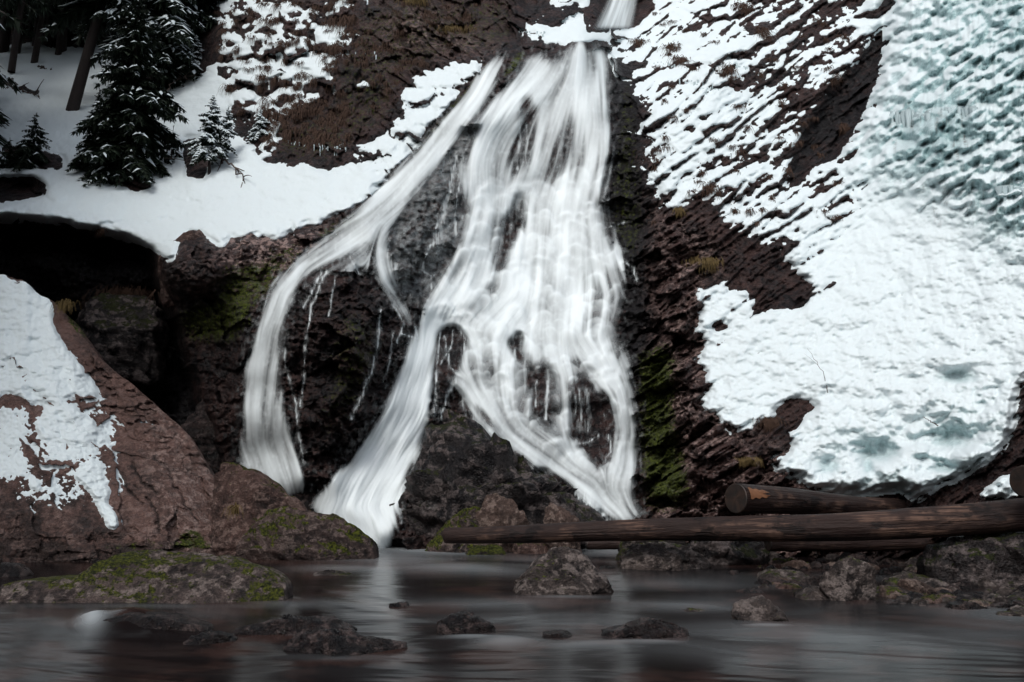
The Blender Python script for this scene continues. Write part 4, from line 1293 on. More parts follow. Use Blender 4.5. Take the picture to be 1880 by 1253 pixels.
rock('rock', [(1245, 1040), (1256, 990), (1300, 975), (1365, 980), (1412, 1005), (1418, 1040)], 1025, R_WEDGE, 25, 'dark wide mossy rock in shade under the long log', dr=0.5, cuts=9, Y=8.0)
rock('rock', [(1500, 1075), (1512, 1040), (1540, 1020), (1580, 1028), (1604, 1040), (1608, 1085), (1602, 1112), (1580, 1116), (1545, 1110)], 1104, R_GREY, 26, 'tall pointed stone with a mossy face at the right of the stream', dr=0.45, cuts=14, rough=0.05, box=0.85)
rock('rock', [(1484, 1080), (1490, 1060), (1530, 1056), (1545, 1070), (1540, 1085)], 1076, R_WET, 27, 'flat dark slab lying against the tall pointed stone', dr=0.6, cuts=8)
rock('rock', [(1700, 1100), (1702, 1040), (1730, 1005), (1775, 985), (1880, 962), (1990, 945), (2100, 960), (2120, 1100)], 1075, R_WEDGE, 28, 'large dark mossy boulder at the right edge below the logs', dr=0.3, sub=6, cuts=8, Y=6.6)
rock('rock', [(1346, 1128), (1352, 1108), (1375, 1102), (1405, 1100), (1430, 1118), (1455, 1142), (1440, 1158), (1370, 1150)], 1142, R_GREY, 29, 'angular brown stone alone in the right middle of the stream', dr=0.5, cuts=12, rough=0.05)
rock('rock', [(1095, 1185), (1110, 1160), (1150, 1150), (1200, 1138), (1238, 1134), (1258, 1150), (1278, 1172), (1260, 1190)], 1174, R_WET, 30, 'long jagged black stone in the centre right foreground water', dr=0.35, cuts=12, rough=0.055)
rock('rock', [(798, 1175), (806, 1145), (825, 1128), (855, 1128), (885, 1136), (905, 1150), (922, 1175)], 1164, R_WET, 31, 'round topped wet black stone in the middle foreground water', dr=0.5, cuts=9, rough=0.05)
rock('rock', [(518, 1220), (522, 1185), (540, 1163), (580, 1162), (640, 1167), (690, 1178), (742, 1186), (745, 1200), (680, 1215), (600, 1222)], 1206, R_WET, 32, 'largest black stone of the foreground with a steep left end', dr=0.4, sub=6, cuts=12, rough=0.06)
rock('rock', [(415, 1180), (440, 1152), (480, 1142), (560, 1136), (610, 1138), (650, 1160), (660, 1182)], 1168, R_WET, 33, 'long low wet stone just behind the largest black stone', dr=0.3, cuts=10, rough=0.06)
rock('rock', [(330, 1192), (350, 1172), (378, 1162), (410, 1162), (432, 1175), (436, 1192)], 1184, R_WET, 34, 'small brown wet stone at the left of the foreground pair', dr=0.6, cuts=9, rough=0.06)
rock('rock', [(574, 1064), (580, 1050), (600, 1044), (618, 1048), (648, 1056), (650, 1064)], 1058, R_GREY, 35, 'small smooth grey stone between the flat rock and the pool', dr=0.6, cuts=6)
rock('rock', [(708, 1120), (718, 1108), (745, 1106), (762, 1120)], 1115, R_WET, 36, 'tiny wet stone breaking the water left of centre', dr=0.6, cuts=6, sub=4)
rock('rock', [(158, 1040), (165, 1028), (185, 1024), (196, 1040)], 1034, R_WET, 37, 'small dark stone behind the flat mossy rock', dr=0.6, cuts=6, sub=4)
rock('rock', [(-20, 1065), (0, 1035), (30, 1036), (50, 1055), (50, 1068)], 1060, R_WET, 38, 'dark wet stone cut by the left edge of the picture', dr=0.6, cuts=6, sub=4)
rock('rock', [(1455, 1112), (1465, 1092), (1500, 1080), (1540, 1086), (1552, 1112)], 1102, R_GREY, 39, 'low grey stone left of the tall pointed stone', dr=0.5, cuts=8)
rock('rock', [(1640, 1098), (1640, 1070), (1660, 1062), (1700, 1070), (1728, 1086), (1728, 1098)], 1092, R_TAN, 40, 'pale tan stone right of the tall pointed stone', dr=0.5, cuts=9)
rock('rock', [(1605, 1102), (1620, 1076), (1650, 1080), (1665, 1102)], 1096, R_TAN, 41, 'small tan stone touching the tall pointed stone', dr=0.5, cuts=9, sub=4)
rock('rock', [(1730, 1130), (1745, 1108), (1785, 1104), (1815, 1118), (1818, 1130)], 1122, R_WET, 42, 'flat black stone near the right edge of the stream', dr=0.5, cuts=9)
rock('rock', [(1815, 1145), (1830, 1124), (1880, 1116), (1930, 1125), (1940, 1145)], 1136, R_GREY, 43, 'brown stone cut by the right edge of the picture', dr=0.5, cuts=9)
rock('rock', [(1340, 1095), (1352, 1080), (1385, 1078), (1415, 1092), (1418, 1097)], 1090, R_WET, 44, 'low wet stone awash above the angular brown stone', dr=0.5, cuts=8, sub=4)
rock('rock', [(1240, 1128), (1262, 1118), (1300, 1122), (1305, 1130)], 1126, R_GREY, 45, 'thin sliver of stone awash in the centre right water', dr=0.5, cuts=8, sub=4)
rock('rock', [(1332, 1060), (1340, 1046), (1355, 1048), (1362, 1060)], 1056, R_WET, 46, 'small upright pebble in the water right of the grey block', dr=0.7, cuts=6, sub=4)
rock('rock', [(1095, 1048), (1105, 1040), (1130, 1042), (1130, 1050)], 1046, R_WET, 47, 'small dark pebble left of the grey block', dr=0.7, cuts=6, sub=4)
rock('rock', [(985, 1178), (1000, 1162), (1045, 1160), (1062, 1178)], 1172, R_WET, 48, 'dark stone barely breaking the surface in the centre foreground', dr=0.6, cuts=6, sub=4)
rock('rock', [(165, 1175), (180, 1140), (230, 1128), (300, 1130), (380, 1150), (400, 1178)], 1168, R_WET, 49, 'sunken stone with water sliding over it in the left foreground', dr=0.4, cuts=5, rough=0.02)

pr = random.Random(77)
rub = []
for i in range(250):
    px = pr.uniform(1395, 1900); v_ = pr.random() ** 0.8
    by = 1012 + v_ * (98 if px > 1600 else 70) + (px - 1400) * 0.02
    w = pr.uniform(8, 22) * (0.8 + 0.5 * v_)
    if pr.random() < 0.09:
        w *= 2.1
    h = w * pr.uniform(0.28, 0.6)
    if 1480 < px < 1625 and by > 1050:
        continue
    h += 3
    pts = [(px - w, by + 5), (px - w * .8, by - h * .5), (px - w * .3 + pr.uniform(-3, 3), by - h), (px + w * .3, by - h * pr.uniform(.7, 1.1)), (px + w * .85, by - h * .45), (px + w, by + 5)]
    mt = pr.choice([R_GREY, R_WET, R_GREY, R_RED, R_TAN, R_WET, R_WET])
    o = make_rock('stone', pts, by, mt, 200 + i, dr=0.55, sub=3 if w < 22 else 4, cuts=9, rough=0.05)
    tag(o, 'small wet %s stone in the rubble at the foot of the right bank' % {R_GREY.name: 'grey', R_WET.name: 'black', R_RED.name: 'reddish', R_TAN.name: 'tan'}[mt.name], 'rock', 'stones of the rubble on the right bank')

# ------------------------------------------------------------------ logs


def wood_material(name, dark, mid, pale_):
    m, nt = new_mat(name); t = NT(nt)
    tc = t.n('ShaderNodeTexCoord').outputs['Object']
    g1 = t.noise(9, 6, 0.7, vec=tc, stretch=(1, 1, 0.14), dist=0.4)
    g2 = t.noise(40, 4, 0.6, vec=tc, stretch=(1, 1, 0.04))
    g3 = t.noise(2.0, 4, 0.6, vec=tc)
    c = t.mix(g1, dark, mid)
    c = t.mix(t.math('MULTIPLY', t.ramp(g3, 0.48, 0.62), t.ramp(g2, 0.42, 0.6)), c, pale_)
    g4 = t.noise(5, 5, 0.7, vec=tc, stretch=(1, 1, .5))
    c = t.mix(t.math('MULTIPLY', t.ramp(g4, 0.54, 0.6), 0.85), c, (0.006, 0.004, 0.004))
    b = t.bump(t.math('ADD', g2, t.math('MULTIPLY', g1, 1.2)), 1.0, 0.02)
    s = t.bsdf(c, t.lin(g3, 0.3, 0.7, 0.45, 0.75), b, spec=0.18)
    t.out(s.outputs[0])
    return m


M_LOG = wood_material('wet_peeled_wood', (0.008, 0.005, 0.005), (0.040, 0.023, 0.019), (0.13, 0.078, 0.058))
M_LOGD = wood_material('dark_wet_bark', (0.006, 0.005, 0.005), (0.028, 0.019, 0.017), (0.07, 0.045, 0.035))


def ring_material():
    m, nt = new_mat('sawn_end'); t = NT(nt)
    tc = t.n('ShaderNodeTexCoord').outputs['Object']
    d = t.n('ShaderNodeVectorMath', operation='LENGTH')
    mp = t.n('ShaderNodeMapping'); mp.inputs['Scale'].default_value = (1, 1, 0)
    t.l(tc, mp.inputs['Vector']); t.l(mp.outputs[0], d.inputs[0])
    w = t.n('ShaderNodeMath', operation='SINE')
    t.l(t.math('ADD', t.math('MULTIPLY', d.outputs['Value'], 420), t.math('MULTIPLY', t.noise(20, 3, .6, vec=tc), 8)), w.inputs[0])
    c = t.mix(t.lin(w.outputs[0], -1, 1, 0, 1), (0.022, 0.012, 0.008), (0.040, 0.020, 0.012))
    c = t.mix(t.ramp(t.noise(14, 4, .6, vec=tc), .35, .7), (0.010, 0.007, 0.006), c)
    t.out(t.bsdf(c, 0.6, None).outputs[0])
    return m


M_RING = ring_material()
M_SPLIT, _nt = new_mat('fresh_split_wood'); _t = NT(_nt)
_c = _t.mix(_t.noise(30, 4, .6, stretch=(.2, 1, 1)), (0.10, 0.038, 0.015), (0.26, 0.11, 0.045))
_t.out(_t.bsdf(_c, 0.6, None).outputs[0])


def tube_np(pts, rad, nr=7):
    P = np.array(pts, float); n = len(P)
    T = np.gradient(P, axis=0); T /= np.linalg.norm(T, axis=1)[:, None] + 1e-9
    ref = np.array([0.3, 0.9, 0.1])
    N = np.cross(T, ref); N /= np.linalg.norm(N, axis=1)[:, None] + 1e-9
    B = np.cross(T, N)
    th = np.linspace(0, 2 * math.pi, nr, endpoint=False)
    V_ = P[:, None] + np.asarray(rad)[:, None, None] * (np.cos(th)[None, :, None] * N[:, None] + np.sin(th)[None, :, None] * B[:, None])
    f = [(i * nr + j, i * nr + (j + 1) % nr, (i + 1) * nr + (j + 1) % nr, (i + 1) * nr + j) for i in range(n - 1) for j in range(nr)]
    return V_.reshape(-1, 3), np.array(f, np.int32)


def log(name, A, B, ra, rb, mat, label, seed, sag=0.0, knots=5, cap=0.10):
    """a trunk from A to B; local +Z runs along it"""
    A, B = Vector(A), Vector(B)
    ax = B - A; L = ax.length
    q = ax.to_track_quat('Z', 'Y')
    root = bpy.data.objects.new(name, None); COL.objects.link(root); root.location = A
    tag(root, label, 'log')
    ns, nr = 90, 44
    zz = np.linspace(0, 1, ns); th = np.linspace(0, 2 * math.pi, nr, endpoint=False)
    T, Z = np.meshgrid(th, zz)
    R = ra + (rb - ra) * Z
    R = R * (1 + 0.05 * fbm(np.cos(T) * 1.2 + Z * L * 1.0, np.sin(T) * 1.2 + Z * L * .6, 3, seed) + 0.012 * fbm(T * 3, Z * L * 1.5, 3, seed + 4))
    r_ = random.Random(seed)
    for k in range(knots):
        kz, kt = r_.uniform(.05, .95), r_.uniform(math.pi * .2, math.pi * 1.9)
        dT = np.angle(np.exp(1j * (T - kt)))
        R = R + 0.16 * ra * np.exp(-((Z - kz) * L / 0.05) ** 2 - (dT * ra / 0.04) ** 2)
    for kg in range(3):
        g0 = r_.uniform(2.2, 5.2); zs = r_.uniform(0, .6)
        R = R - 0.05 * ra * np.exp(-(np.angle(np.exp(1j * (T - g0 - 0.25 * fbm(Z * L * 2, Z * 0, 2, seed + kg)))) / 0.05) ** 2) * sstep(zs, zs + .05, Z) * sstep(zs + .4, zs + .3, Z)
    bend = 0.016 * L * np.sin(Z * math.pi) * math.sin(seed) + 0.006 * L * np.sin(Z * 9 + seed)
    X = R * np.cos(T) + bend; Yy = R * np.sin(T) + bend * .5
    co_ = np.stack([X, Yy, Z * L], -1).reshape(-1, 3)
    fs = []
    for i in range(ns - 1):
        for j in range(nr):
            fs.append((i * nr + j, i * nr + (j + 1) % nr, (i + 1) * nr + (j + 1) % nr, (i + 1) * nr + j))
    me = mesh_np('trunk', co_, np.array(fs))
    o = link_mesh('trunk', me, mat, root); o.rotation_mode = 'QUATERNION'; o.rotation_quaternion = q
    for k in range(3 if L > 1 else 0):
        kz, kt = r_.uniform(.12, .8), r_.uniform(math.pi * .9, math.pi * 1.9)
        rr0 = ra + (rb - ra) * kz
        d0 = np.array([math.cos(kt), math.sin(kt), 0.5]); d0 /= np.linalg.norm(d0)
        b0 = np.array([math.cos(kt) * rr0 * .9, math.sin(kt) * rr0 * .9, kz * L])
        s_ = np.linspace(0, r_.uniform(.03, .07), 4)[:, None]
        sv_, sf_ = tube_np(b0 + d0 * s_, [0.014, 0.012, 0.010, 0.006], 7)
        o3 = link_mesh('branch_stub', mesh_np('branch_stub', sv_, sf_), mat, root); o3.rotation_mode = 'QUATERNION'; o3.rotation_quaternion = q
    for end, rr, zc in ((0, 0, 0.0), (ns - 1, 0, L)):
        rings = [1.0, 0.985, 0.9, 0.6, 0.3, 0.02]
        base_ = co_.reshape(ns, nr, 3)[end]
        ctr = base_.mean(0)
        sgn = -1 if end == 0 else 1
        cc = []
        for k, s_ in enumerate(rings):
            p_ = ctr + (base_ - ctr) * (s_ * 0.985)
            p_[:, 2] = zc + sgn * (0.0015 + (0.010 if k > 0 else 0)) + 0.004 * fbm(p_[:, 0] * 30, p_[:, 1] * 30, 2, seed + 5)
            cc.append(p_)
        cc = np.concatenate(cc)
        ff = []
        for i in range(len(rings) - 1):
            for j in range(nr):
                a, b, c_, d = i * nr + j, i * nr + (j + 1) % nr, (i + 1) * nr + (j + 1) % nr, (i + 1) * nr + j
                ff.append((a, b, c_, d) if sgn > 0 else (d, c_, b, a))
        o2 = link_mesh('cut_end', mesh_np('cut_end', cc, np.array(ff)), M_RING, root)
        o2.rotation_mode = 'QUATERNION'; o2.rotation_quaternion = q
    return root, q, L


log('log', V3(822, 980, 8.3), V3(1960, 942, 6.6), 0.070, 0.125, M_LOG, 'long slender peeled log reaching from the right edge almost to the pool', 61)
lg, q_, L_ = log('log', V3(1350, 914, 7.45), V3(1700, 934, 8.9), 0.125, 0.075, M_LOG, 'short thick log with a sawn end resting on top of the long log', 62)
# split patch of fresh orange wood beside the sawn end
pv = []; pf = []
nsx, nsy = 14, 7
qi = q_.inverted()
for a in range(nsx):
    for b in range(nsy):
        u_, v_ = a / (nsx - 1), b / (nsy - 1)
        dw = Vector((0.1, -0.9, 0.35)).normalized()
        dl = qi @ dw
        t0 = math.atan2(dl.y, dl.x)
        wv_ = (0.5 - abs(v_ - .5)) * 2
        tt = t0 + (v_ - .5) * (0.75 - 0.3 * u_ + 0.10 * math.sin(u_ * 17))
        rr_ = 0.125 * 1.045 - 0.10 * 0.125 * 0.3 * u_
        zf = (0.03 + u_ * 0.2) / L_
        bd = 0.016 * L_ * math.sin(zf * math.pi) * math.sin(62) + 0.006 * L_ * math.sin(zf * 9 + 62)
        pv.append((rr_ * math.cos(tt) + bd, rr_ * math.sin(tt) + bd * .5, 0.03 + u_ * (0.20 + 0.05 * math.sin(v_ * 9))))
for a in range(nsx - 1):
    for b in range(nsy - 1):
        i0 = a * nsy + b
        pf.append((i0, i0 + nsy, i0 + nsy + 1, i0 + 1))
o = link_mesh('split_patch', mesh_np('split_patch', np.array(pv), np.array(pf)), M_SPLIT, lg)
o.rotation_mode = 'QUATERNION'; o.rotation_quaternion = q_
log('log', V3(1412, 1000, 7.9), V3(1728, 997, 8.2), 0.062, 0.075, M_LOG, 'old log lying low on the rubble beneath the long log', 63)
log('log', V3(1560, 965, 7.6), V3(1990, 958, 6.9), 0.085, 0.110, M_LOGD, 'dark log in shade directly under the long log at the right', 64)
log('log', V3(1080, 1000, 8.6), V3(1158, 1001, 8.55), 0.048, 0.046, M_LOG, 'short stub of log lying at the water left of the mossy stone', 65, knots=2)
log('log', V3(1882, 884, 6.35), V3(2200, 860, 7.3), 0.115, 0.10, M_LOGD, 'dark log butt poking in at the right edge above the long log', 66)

# ------------------------------------------------------------------ trees
M_BARK, nt = new_mat('spruce_bark'); t = NT(nt)
_c = t.mix(t.noise(12, 5, .65, stretch=(1, 1, .3)), (0.006, 0.004, 0.0035), (0.030, 0.019, 0.016))
t.out(t.bsdf(_c, 0.85, t.bump(t.noise(30, 4, .7, stretch=(1, 1, .25)), 0.8, 0.02)).outputs[0])
M_NEEDLE, nt = new_mat('spruce_needles'); t = NT(nt)
_c = t.mix(t.noise(9, 3, .6), (0.006, 0.012, 0.007), (0.024, 0.038, 0.020))
t.out(t.bsdf(_c, 0.65, None, spec=.3).outputs[0])
M_PSNOW, nt = new_mat('branch_snow'); t = NT(nt)
t.out(t.bsdf((0.62, 0.70, 0.72), 0.8, None, spec=.2).outputs[0])
M_TWIG, nt = new_mat('bare_twig'); t = NT(nt)
t.out(t.bsdf(t.mix(t.noise(30, 3, .6), (0.03, 0.02, 0.017), (0.09, 0.062, 0.05)), 0.8, None).outputs[0])


def cat_mesh(parts):
    vs, fs, o = [], [], 0
    for v, f in parts:
        vs.append(v); fs.append(np.asarray(f) + o); o += len(v)
    return np.concatenate(vs), np.concatenate(fs)


def spruce(base, H, R, label, seed, snow=0.4, lean=(0, 0), low=0.08, dens=1.0, group=None, trunk_r=None, detail=1.0, sparse=0.0, cat='tree', name='spruce_tree'):
    r_ = np.random.default_rng(seed)
    root = empty(name, base, label, cat, group)
    tr = trunk_r or H * 0.014 + 0.008
    zt = np.linspace(-0.25, H, 14)
    wob = 0.01 * H
    cx = lean[0] * zt + wob * np.sin(zt / H * 4 + seed); cy = lean[1] * zt + wob * np.cos(zt / H * 3 + seed)
    tv_, tf_ = tube_np(np.stack([cx, cy, zt], -1), np.clip(tr * (1 - zt / H * 0.93), 0.004, None), 10)
    link_mesh('trunk', mesh_np('trunk', tv_, tf_), M_BARK, root)
    nb = int(95 * dens * min(1.6, max(0.55, (H / 3.0) ** 0.5)))
    tri = []; sn = []; wood = []
    for k in range(nb):
        h = low + (1 - low) * (k + r_.random()) / nb
        side = 0.75 + 0.45 * math.sin(h * 9 + seed)
        zz_ = h * H
        prof = (1 - h) ** 0.85 * (0.75 + 0.5 * r_.random()) + 0.04
        Lb = R * prof * (0.6 + 0.5 * r_.random()) * (1.15 if side > 0.9 else 0.95) * (1 if h > low + 0.05 else 0.7)
        if r_.random() < sparse:
            continue
        az = r_.random() * 2 * math.pi
        dx, dy = math.cos(az), math.sin(az)
        bx = np.interp(zz_, zt, cx); by = np.interp(zz_, zt, cy)
        drp = (0.35 + 0.60 * (1 - h)) * (0.8 + 0.5 * r_.random())
        m = max(4, int(10 * detail * (Lb / R + 0.25)))
        ss_ = np.linspace(0.12, 1, m)
        px_ = bx + dx * Lb * ss_; py_ = by + dy * Lb * ss_
        pz_ = zz_ + Lb * (0.18 * ss_ - drp * ss_ ** 2 + 0.16 * ss_ ** 4)
        wood.append(tube_np(np.stack([px_, py_, pz_], -1)[::max(1, m // 4)], np.full(len(px_[::max(1, m // 4)]), max(0.003, 0.006 * Lb)), 3))
        for i in range(m):
            s_ = ss_[i]
            tl = Lb * (0.34 * (1 - s_) + 0.13) * (0.7 + 0.6 * r_.random())
            for sd in (-1, 1):
                for q in range(3):
                    yaw = az + sd * (0.75 + 0.45 * r_.random()) * (1, 0.45, 1.6)[q]
                    ex, ey = math.cos(yaw), math.sin(yaw)
                    ez = -0.25 - 0.55 * r_.random()
                    tip = (px_[i] + ex * tl, py_[i] + ey * tl, pz_[i] + ez * tl)
                    w_ = 0.11 * tl + 0.005
                    nx, ny = -ey * w_, ex * w_
                    mid = ((px_[i] + tip[0]) / 2, (py_[i] + tip[1]) / 2, (pz_[i] + tip[2]) / 2 + 0.10 * tl)
                    tri.append([(px_[i], py_[i], pz_[i]), (mid[0] + nx, mid[1] + ny, mid[2] - 0.4 * w_), tip, (mid[0] - nx, mid[1] - ny, mid[2] - 0.4 * w_)])
                    hang = 0.55 * tl * (0.5 + r_.random())
                    tri.append([(px_[i] + ex * tl * .2, py_[i] + ey * tl * .2, pz_[i]), (mid[0], mid[1], mid[2]), (mid[0] + nx * .3, mid[1] + ny * .3, mid[2] - hang), (mid[0] - ex * w_, mid[1] - ey * w_, mid[2] - hang * .6)])
                    if r_.random() < snow * (0.35 + 0.65 * s_):
                        u = 0.85 + 0.3 * r_.random(); lift = 0.012 + 0.05 * tl
                        sn.append([(px_[i] - ex * 0.05 * tl, py_[i], pz_[i] + lift * .4), (mid[0] + nx * u, mid[1] + ny * u, mid[2] - 0.1 * w_ + lift * .5), (tip[0], tip[1], tip[2] + lift * .4), (mid[0] - nx * u, mid[1] - ny * u, mid[2] - 0.1 * w_ + lift * .5), (mid[0], mid[1], mid[2] + lift * 1.6)])
    Q = np.array(tri, float).reshape(-1, 3)
    F = np.arange(len(Q)).reshape(-1, 4)
    link_mesh('crown', mesh_np('crown', Q, F, smooth=False), M_NEEDLE, root)
    wv_, wf_ = cat_mesh(wood)
    tag(link_mesh('branches', mesh_np('branches', wv_, wf_), M_BARK, root), kind='stuff')
    if sn:
        Sn_ = np.array(sn, float)
        n = len(Sn_); b = np.arange(n)[:, None] * 5
        ff = np.concatenate([b + [[0, 1, 4]], b + [[1, 2, 4]], b + [[2, 3, 4]], b + [[3, 0, 4]]], 0)
        tag(link_mesh('branch_snow', mesh_np('branch_snow', Sn_.reshape(-1, 3), ff, smooth=True), M_PSNOW, root), kind='stuff')
    return root


def base_at(px, py, dz=-0.05):
    p = on_cliff(px, py)
    return (p.x, p.y, p.z + dz)


spruce(base_at(228, 330), 3.9, 0.85, 'dark drooping spruce in front, its skirt reaching the snow shelf', 11, 0.10, (0.02, -.05), 0.02, 1.9)
spruce(base_at(132, 203), 8.5, 1.55, 'leaning bare-stemmed spruce with a snow dusted crown above the snow slope', 12, 0.32, (0.17, -0.04), 0.27, 2.0, trunk_r=0.125)
spruce(base_at(262, 190), 7.0, 1.20, 'spruce standing close behind the leaning tree with snow on its outer boughs', 13, 0.40, (0.0, -.02), 0.12, 1.7)
spruce(base_at(328, 118), 7.5, 1.5, 'spruce at the head of the snowy gully left of the cliff', 14, 0.28, (0, 0), 0.10, 1.4)
spruce(base_at(178, 312), 1.5, 0.5, 'lower drooping spruce merged with the left side of the big front spruce', 41, 0.08, (-0.05, 0), 0.02, 1.6)
spruce(base_at(384, 318), 1.38, 0.46, 'small snow laden spruce on a dark stump above the shelf', 15, 0.95, (0.0, 0), 0.22, 1.6, detail=.8)
spruce(base_at(408, 300), 1.05, 0.34, 'smaller snowy spruce tucked against the right of the snow laden one', 16, 0.95, (0.05, 0), 0.3, 1.3, detail=.8)
spruce(base_at(58, 305), 0.98, 0.48, 'dark green young spruce growing at the left edge above the shelf', 17, 0.05, (0, 0), 0.02, 1.2, detail=.8)
spruce(base_at(14, 306), 0.55, 0.36, 'thin scrubby spruce shoot at the far left edge', 18, 0.05, (0, 0), 0.02, 0.6, detail=.7, sparse=.3)
spruce(base_at(358, 130), 0.85, 0.34, 'little snow covered spruce below the gully tree', 19, 0.9, (0, 0), 0.05, 1.2, detail=.7)
spruce(base_at(312, 300), 0.72, 0.26, 'spindly snowy sapling between the big spruce and the stump', 20, 0.8, (0.05, 0), 0.15, 0.6, detail=.7, sparse=.4)
spruce(base_at(476, 250), 0.55, 0.30, 'small frosted bush at the foot of the brown cliff', 21, 0.95, (0, 0), 0.02, 1.0, detail=.6, cat='bush', name='frosted_bush')
spruce(base_at(185, 318), 0.75, 0.40, 'low spruce bush with snowy tips under the leaning trunk', 24, 0.5, (0, 0), 0.02, 1.0, detail=.7)
tl_ = [(10, 95, 10, .15, 'thickest'), (30, 100, 9, .07, ''), (58, 85, 9, .09, ''), (82, 78, 9, .10, ''), (112, 92, 10, .13, ''), (142, 70, 10, .12, '')]
labs = ['broad dark trunk at the far left edge of the forest', 'thin dark trunk just right of the far left trunk', 'slim trunk in the middle of the dark forest, second gap from the edge',
        'straight dark trunk left of the rooted trunk', 'dark trunk with roots spreading over the snow', 'dark trunk half hidden behind the leaning spruce']
for k, (px, py, H_, rr_, _) in enumerate(tl_):
    spruce(base_at(px, py), H_, 1.7, labs[k], 30 + k, 0.2, ((0.05 if k == 1 else 0.02), 0), 0.38, 0.8, trunk_r=rr_, detail=.7)
for k in range(6):
    p = unproj(-70 + k * 34, 84 + (k % 2) * 8, 19.5 + (k % 3) * .8)
    spruce((p[0], p[1], p[2] - 0.3), 9, 1.7, 'dark spruce with a bare lower trunk at the front of the dim forest', 140 + k, 0.10, (0.01 * k, 0), 0.20, 1.3, group='dark spruces at the front of the forest', trunk_r=.08, detail=.7)
for k in range(11):
    px = -140 + k * 52
    Yf_ = 23 + (k * 7 % 5) * 0.9
    p = unproj(px, 60 + (k * 5 % 3) * 8, Yf_)
    spruce((p[0], p[1], p[2] - 0.8), 10 + (k % 3), 2.0, 'dim spruce in the forest behind the snow slope', 50 + k, 0.12, (0, 0), 0.03, 1.3, group='forest spruces behind the slope', detail=.7)

for k, (x_, y_) in enumerate([(-10.5, 9), (-13, 12), (-13.5, 15), (-12.5, 6), (-9.0, 5.5), (-11, 3), (-15, 17), (-9.8, 0), (-9.6, 12.2), (-10.6, 14.2), (-8.9, 10.2), (-11.8, 16.5)]):  # out-of-view spruces added to shade the left slope
    spruce((x_, y_, 1.5 + 0.25 * y_), 12 + (k % 3), 2.4, 'unseen tall spruce left of the ravine, added to shade the slope', 90 + k, 0.1, (0, 0), 0.12, 1.0, group='unseen tall spruces added on the left for shade', detail=.5)

# unseen banks behind the camera, built to block the low sky
M_HILL, nt = new_mat('forest_floor'); t = NT(nt)
_c = t.mix(t.ramp(t.noise(0.9, 5, .65), .45, .6), (0.030, 0.024, 0.020), (0.10, 0.10, 0.10))
t.out(t.bsdf(_c, 0.9, None, spec=.2).outputs[0])
HP = [(-15, 24), (-11.5, 17), (-9.0, 11), (-8.0, 6), (-8.5, 0), (-9, -8), (-9, -18), (-6, -26), (0, -30), (6, -26), (9, -18), (8.5, -8), (8, 0), (8.0, 5), (8.8, 7.5), (10, 10)]
hs = np.linspace(0, len(HP) - 1, 120)
hx = np.interp(hs, range(len(HP)), [p[0] for p in HP]); hy = np.interp(hs, range(len(HP)), [p[1] for p in HP])
hr = np.linspace(0, 1, 40)
cxh, cyh = 0.0, -4.0
HX, HR = np.meshgrid(hx, hr); HY, _ = np.meshgrid(hy, hr)
dxh, dyh = HX - cxh, HY - cyh
dl = np.hypot(dxh, dyh)
HXX = HX + dxh / dl * HR * 22; HYY = HY + dyh / dl * HR * 22
HZ = -0.4 + HR * 13 + 0.9 * fbm(HXX / 4, HYY / 4, 4, 881) * sstep(0, .15, HR)
me = mesh_np('unseen_bank', np.stack([HXX, HYY, HZ], -1).reshape(-1, 3), grid_faces(*HX.shape))
tag(link_mesh('unseen_bank', me, M_HILL), 'unseen dark banks downstream, added to block the low sky', None, None, 'structure')

# ------------------------------------------------------------------ dry grass, icicles, twigs
M_STRAW, nt = new_mat('dry_grass'); t = NT(nt)
_c = t.mix(t.noise(25, 3, .6), (0.020, 0.011, 0.008), (0.085, 0.048, 0.032))
t.out(t.bsdf(_c, 0.8, None, spec=.2).outputs[0])
M_STRAWG, nt = new_mat('golden_grass'); t = NT(nt)
_c = t.mix(t.noise(25, 3, .6), (0.04, 0.030, 0.012), (0.17, 0.115, 0.045))
t.out(t.bsdf(_c, 0.8, None, spec=.2).outputs[0])


def tuft_np(px, py, w, h, n, seed, up_=0.12):
    """blades rooted across a ledge that arch out and hang down; w, h in photo pixels"""
    r_ = np.random.default_rng(seed)
    vs, fs = [], []
    for i in range(n):
        x0 = px + r_.normal() * w * 0.42; y0 = py + r_.normal() * h * 0.10
        d0 = depth_at(x0, y0, TOPD)
        p = unproj(x0, y0, d0)
        m = d0 / HF
        Ln = h * m * (0.5 + 0.8 * r_.random())
        out_ = -(0.25 + 0.35 * r_.random()) * Ln
        sx_ = r_.normal() * 0.25 * Ln
        ww = 0.004 + 0.004 * r_.random()
        prev = None
        for k, s_ in enumerate((0, .35, .7, 1.0)):
            q = p + np.array([sx_ * s_, out_ * math.sin(min(s_ * 1.6, 1.57)) - 0.01, Ln * (up_ * math.sin(s_ * 2.4) - s_ ** 2 * (0.9 - up_ * .6))])
            w2 = ww * (1 - s_ * .85)
            vs += [q - [w2, 0, 0], q + [w2, 0, 0]]
            if k:
                b = len(vs) - 4
                fs.append((b, b + 1, b + 3, b + 2))
    return np.array(vs), np.array(fs)


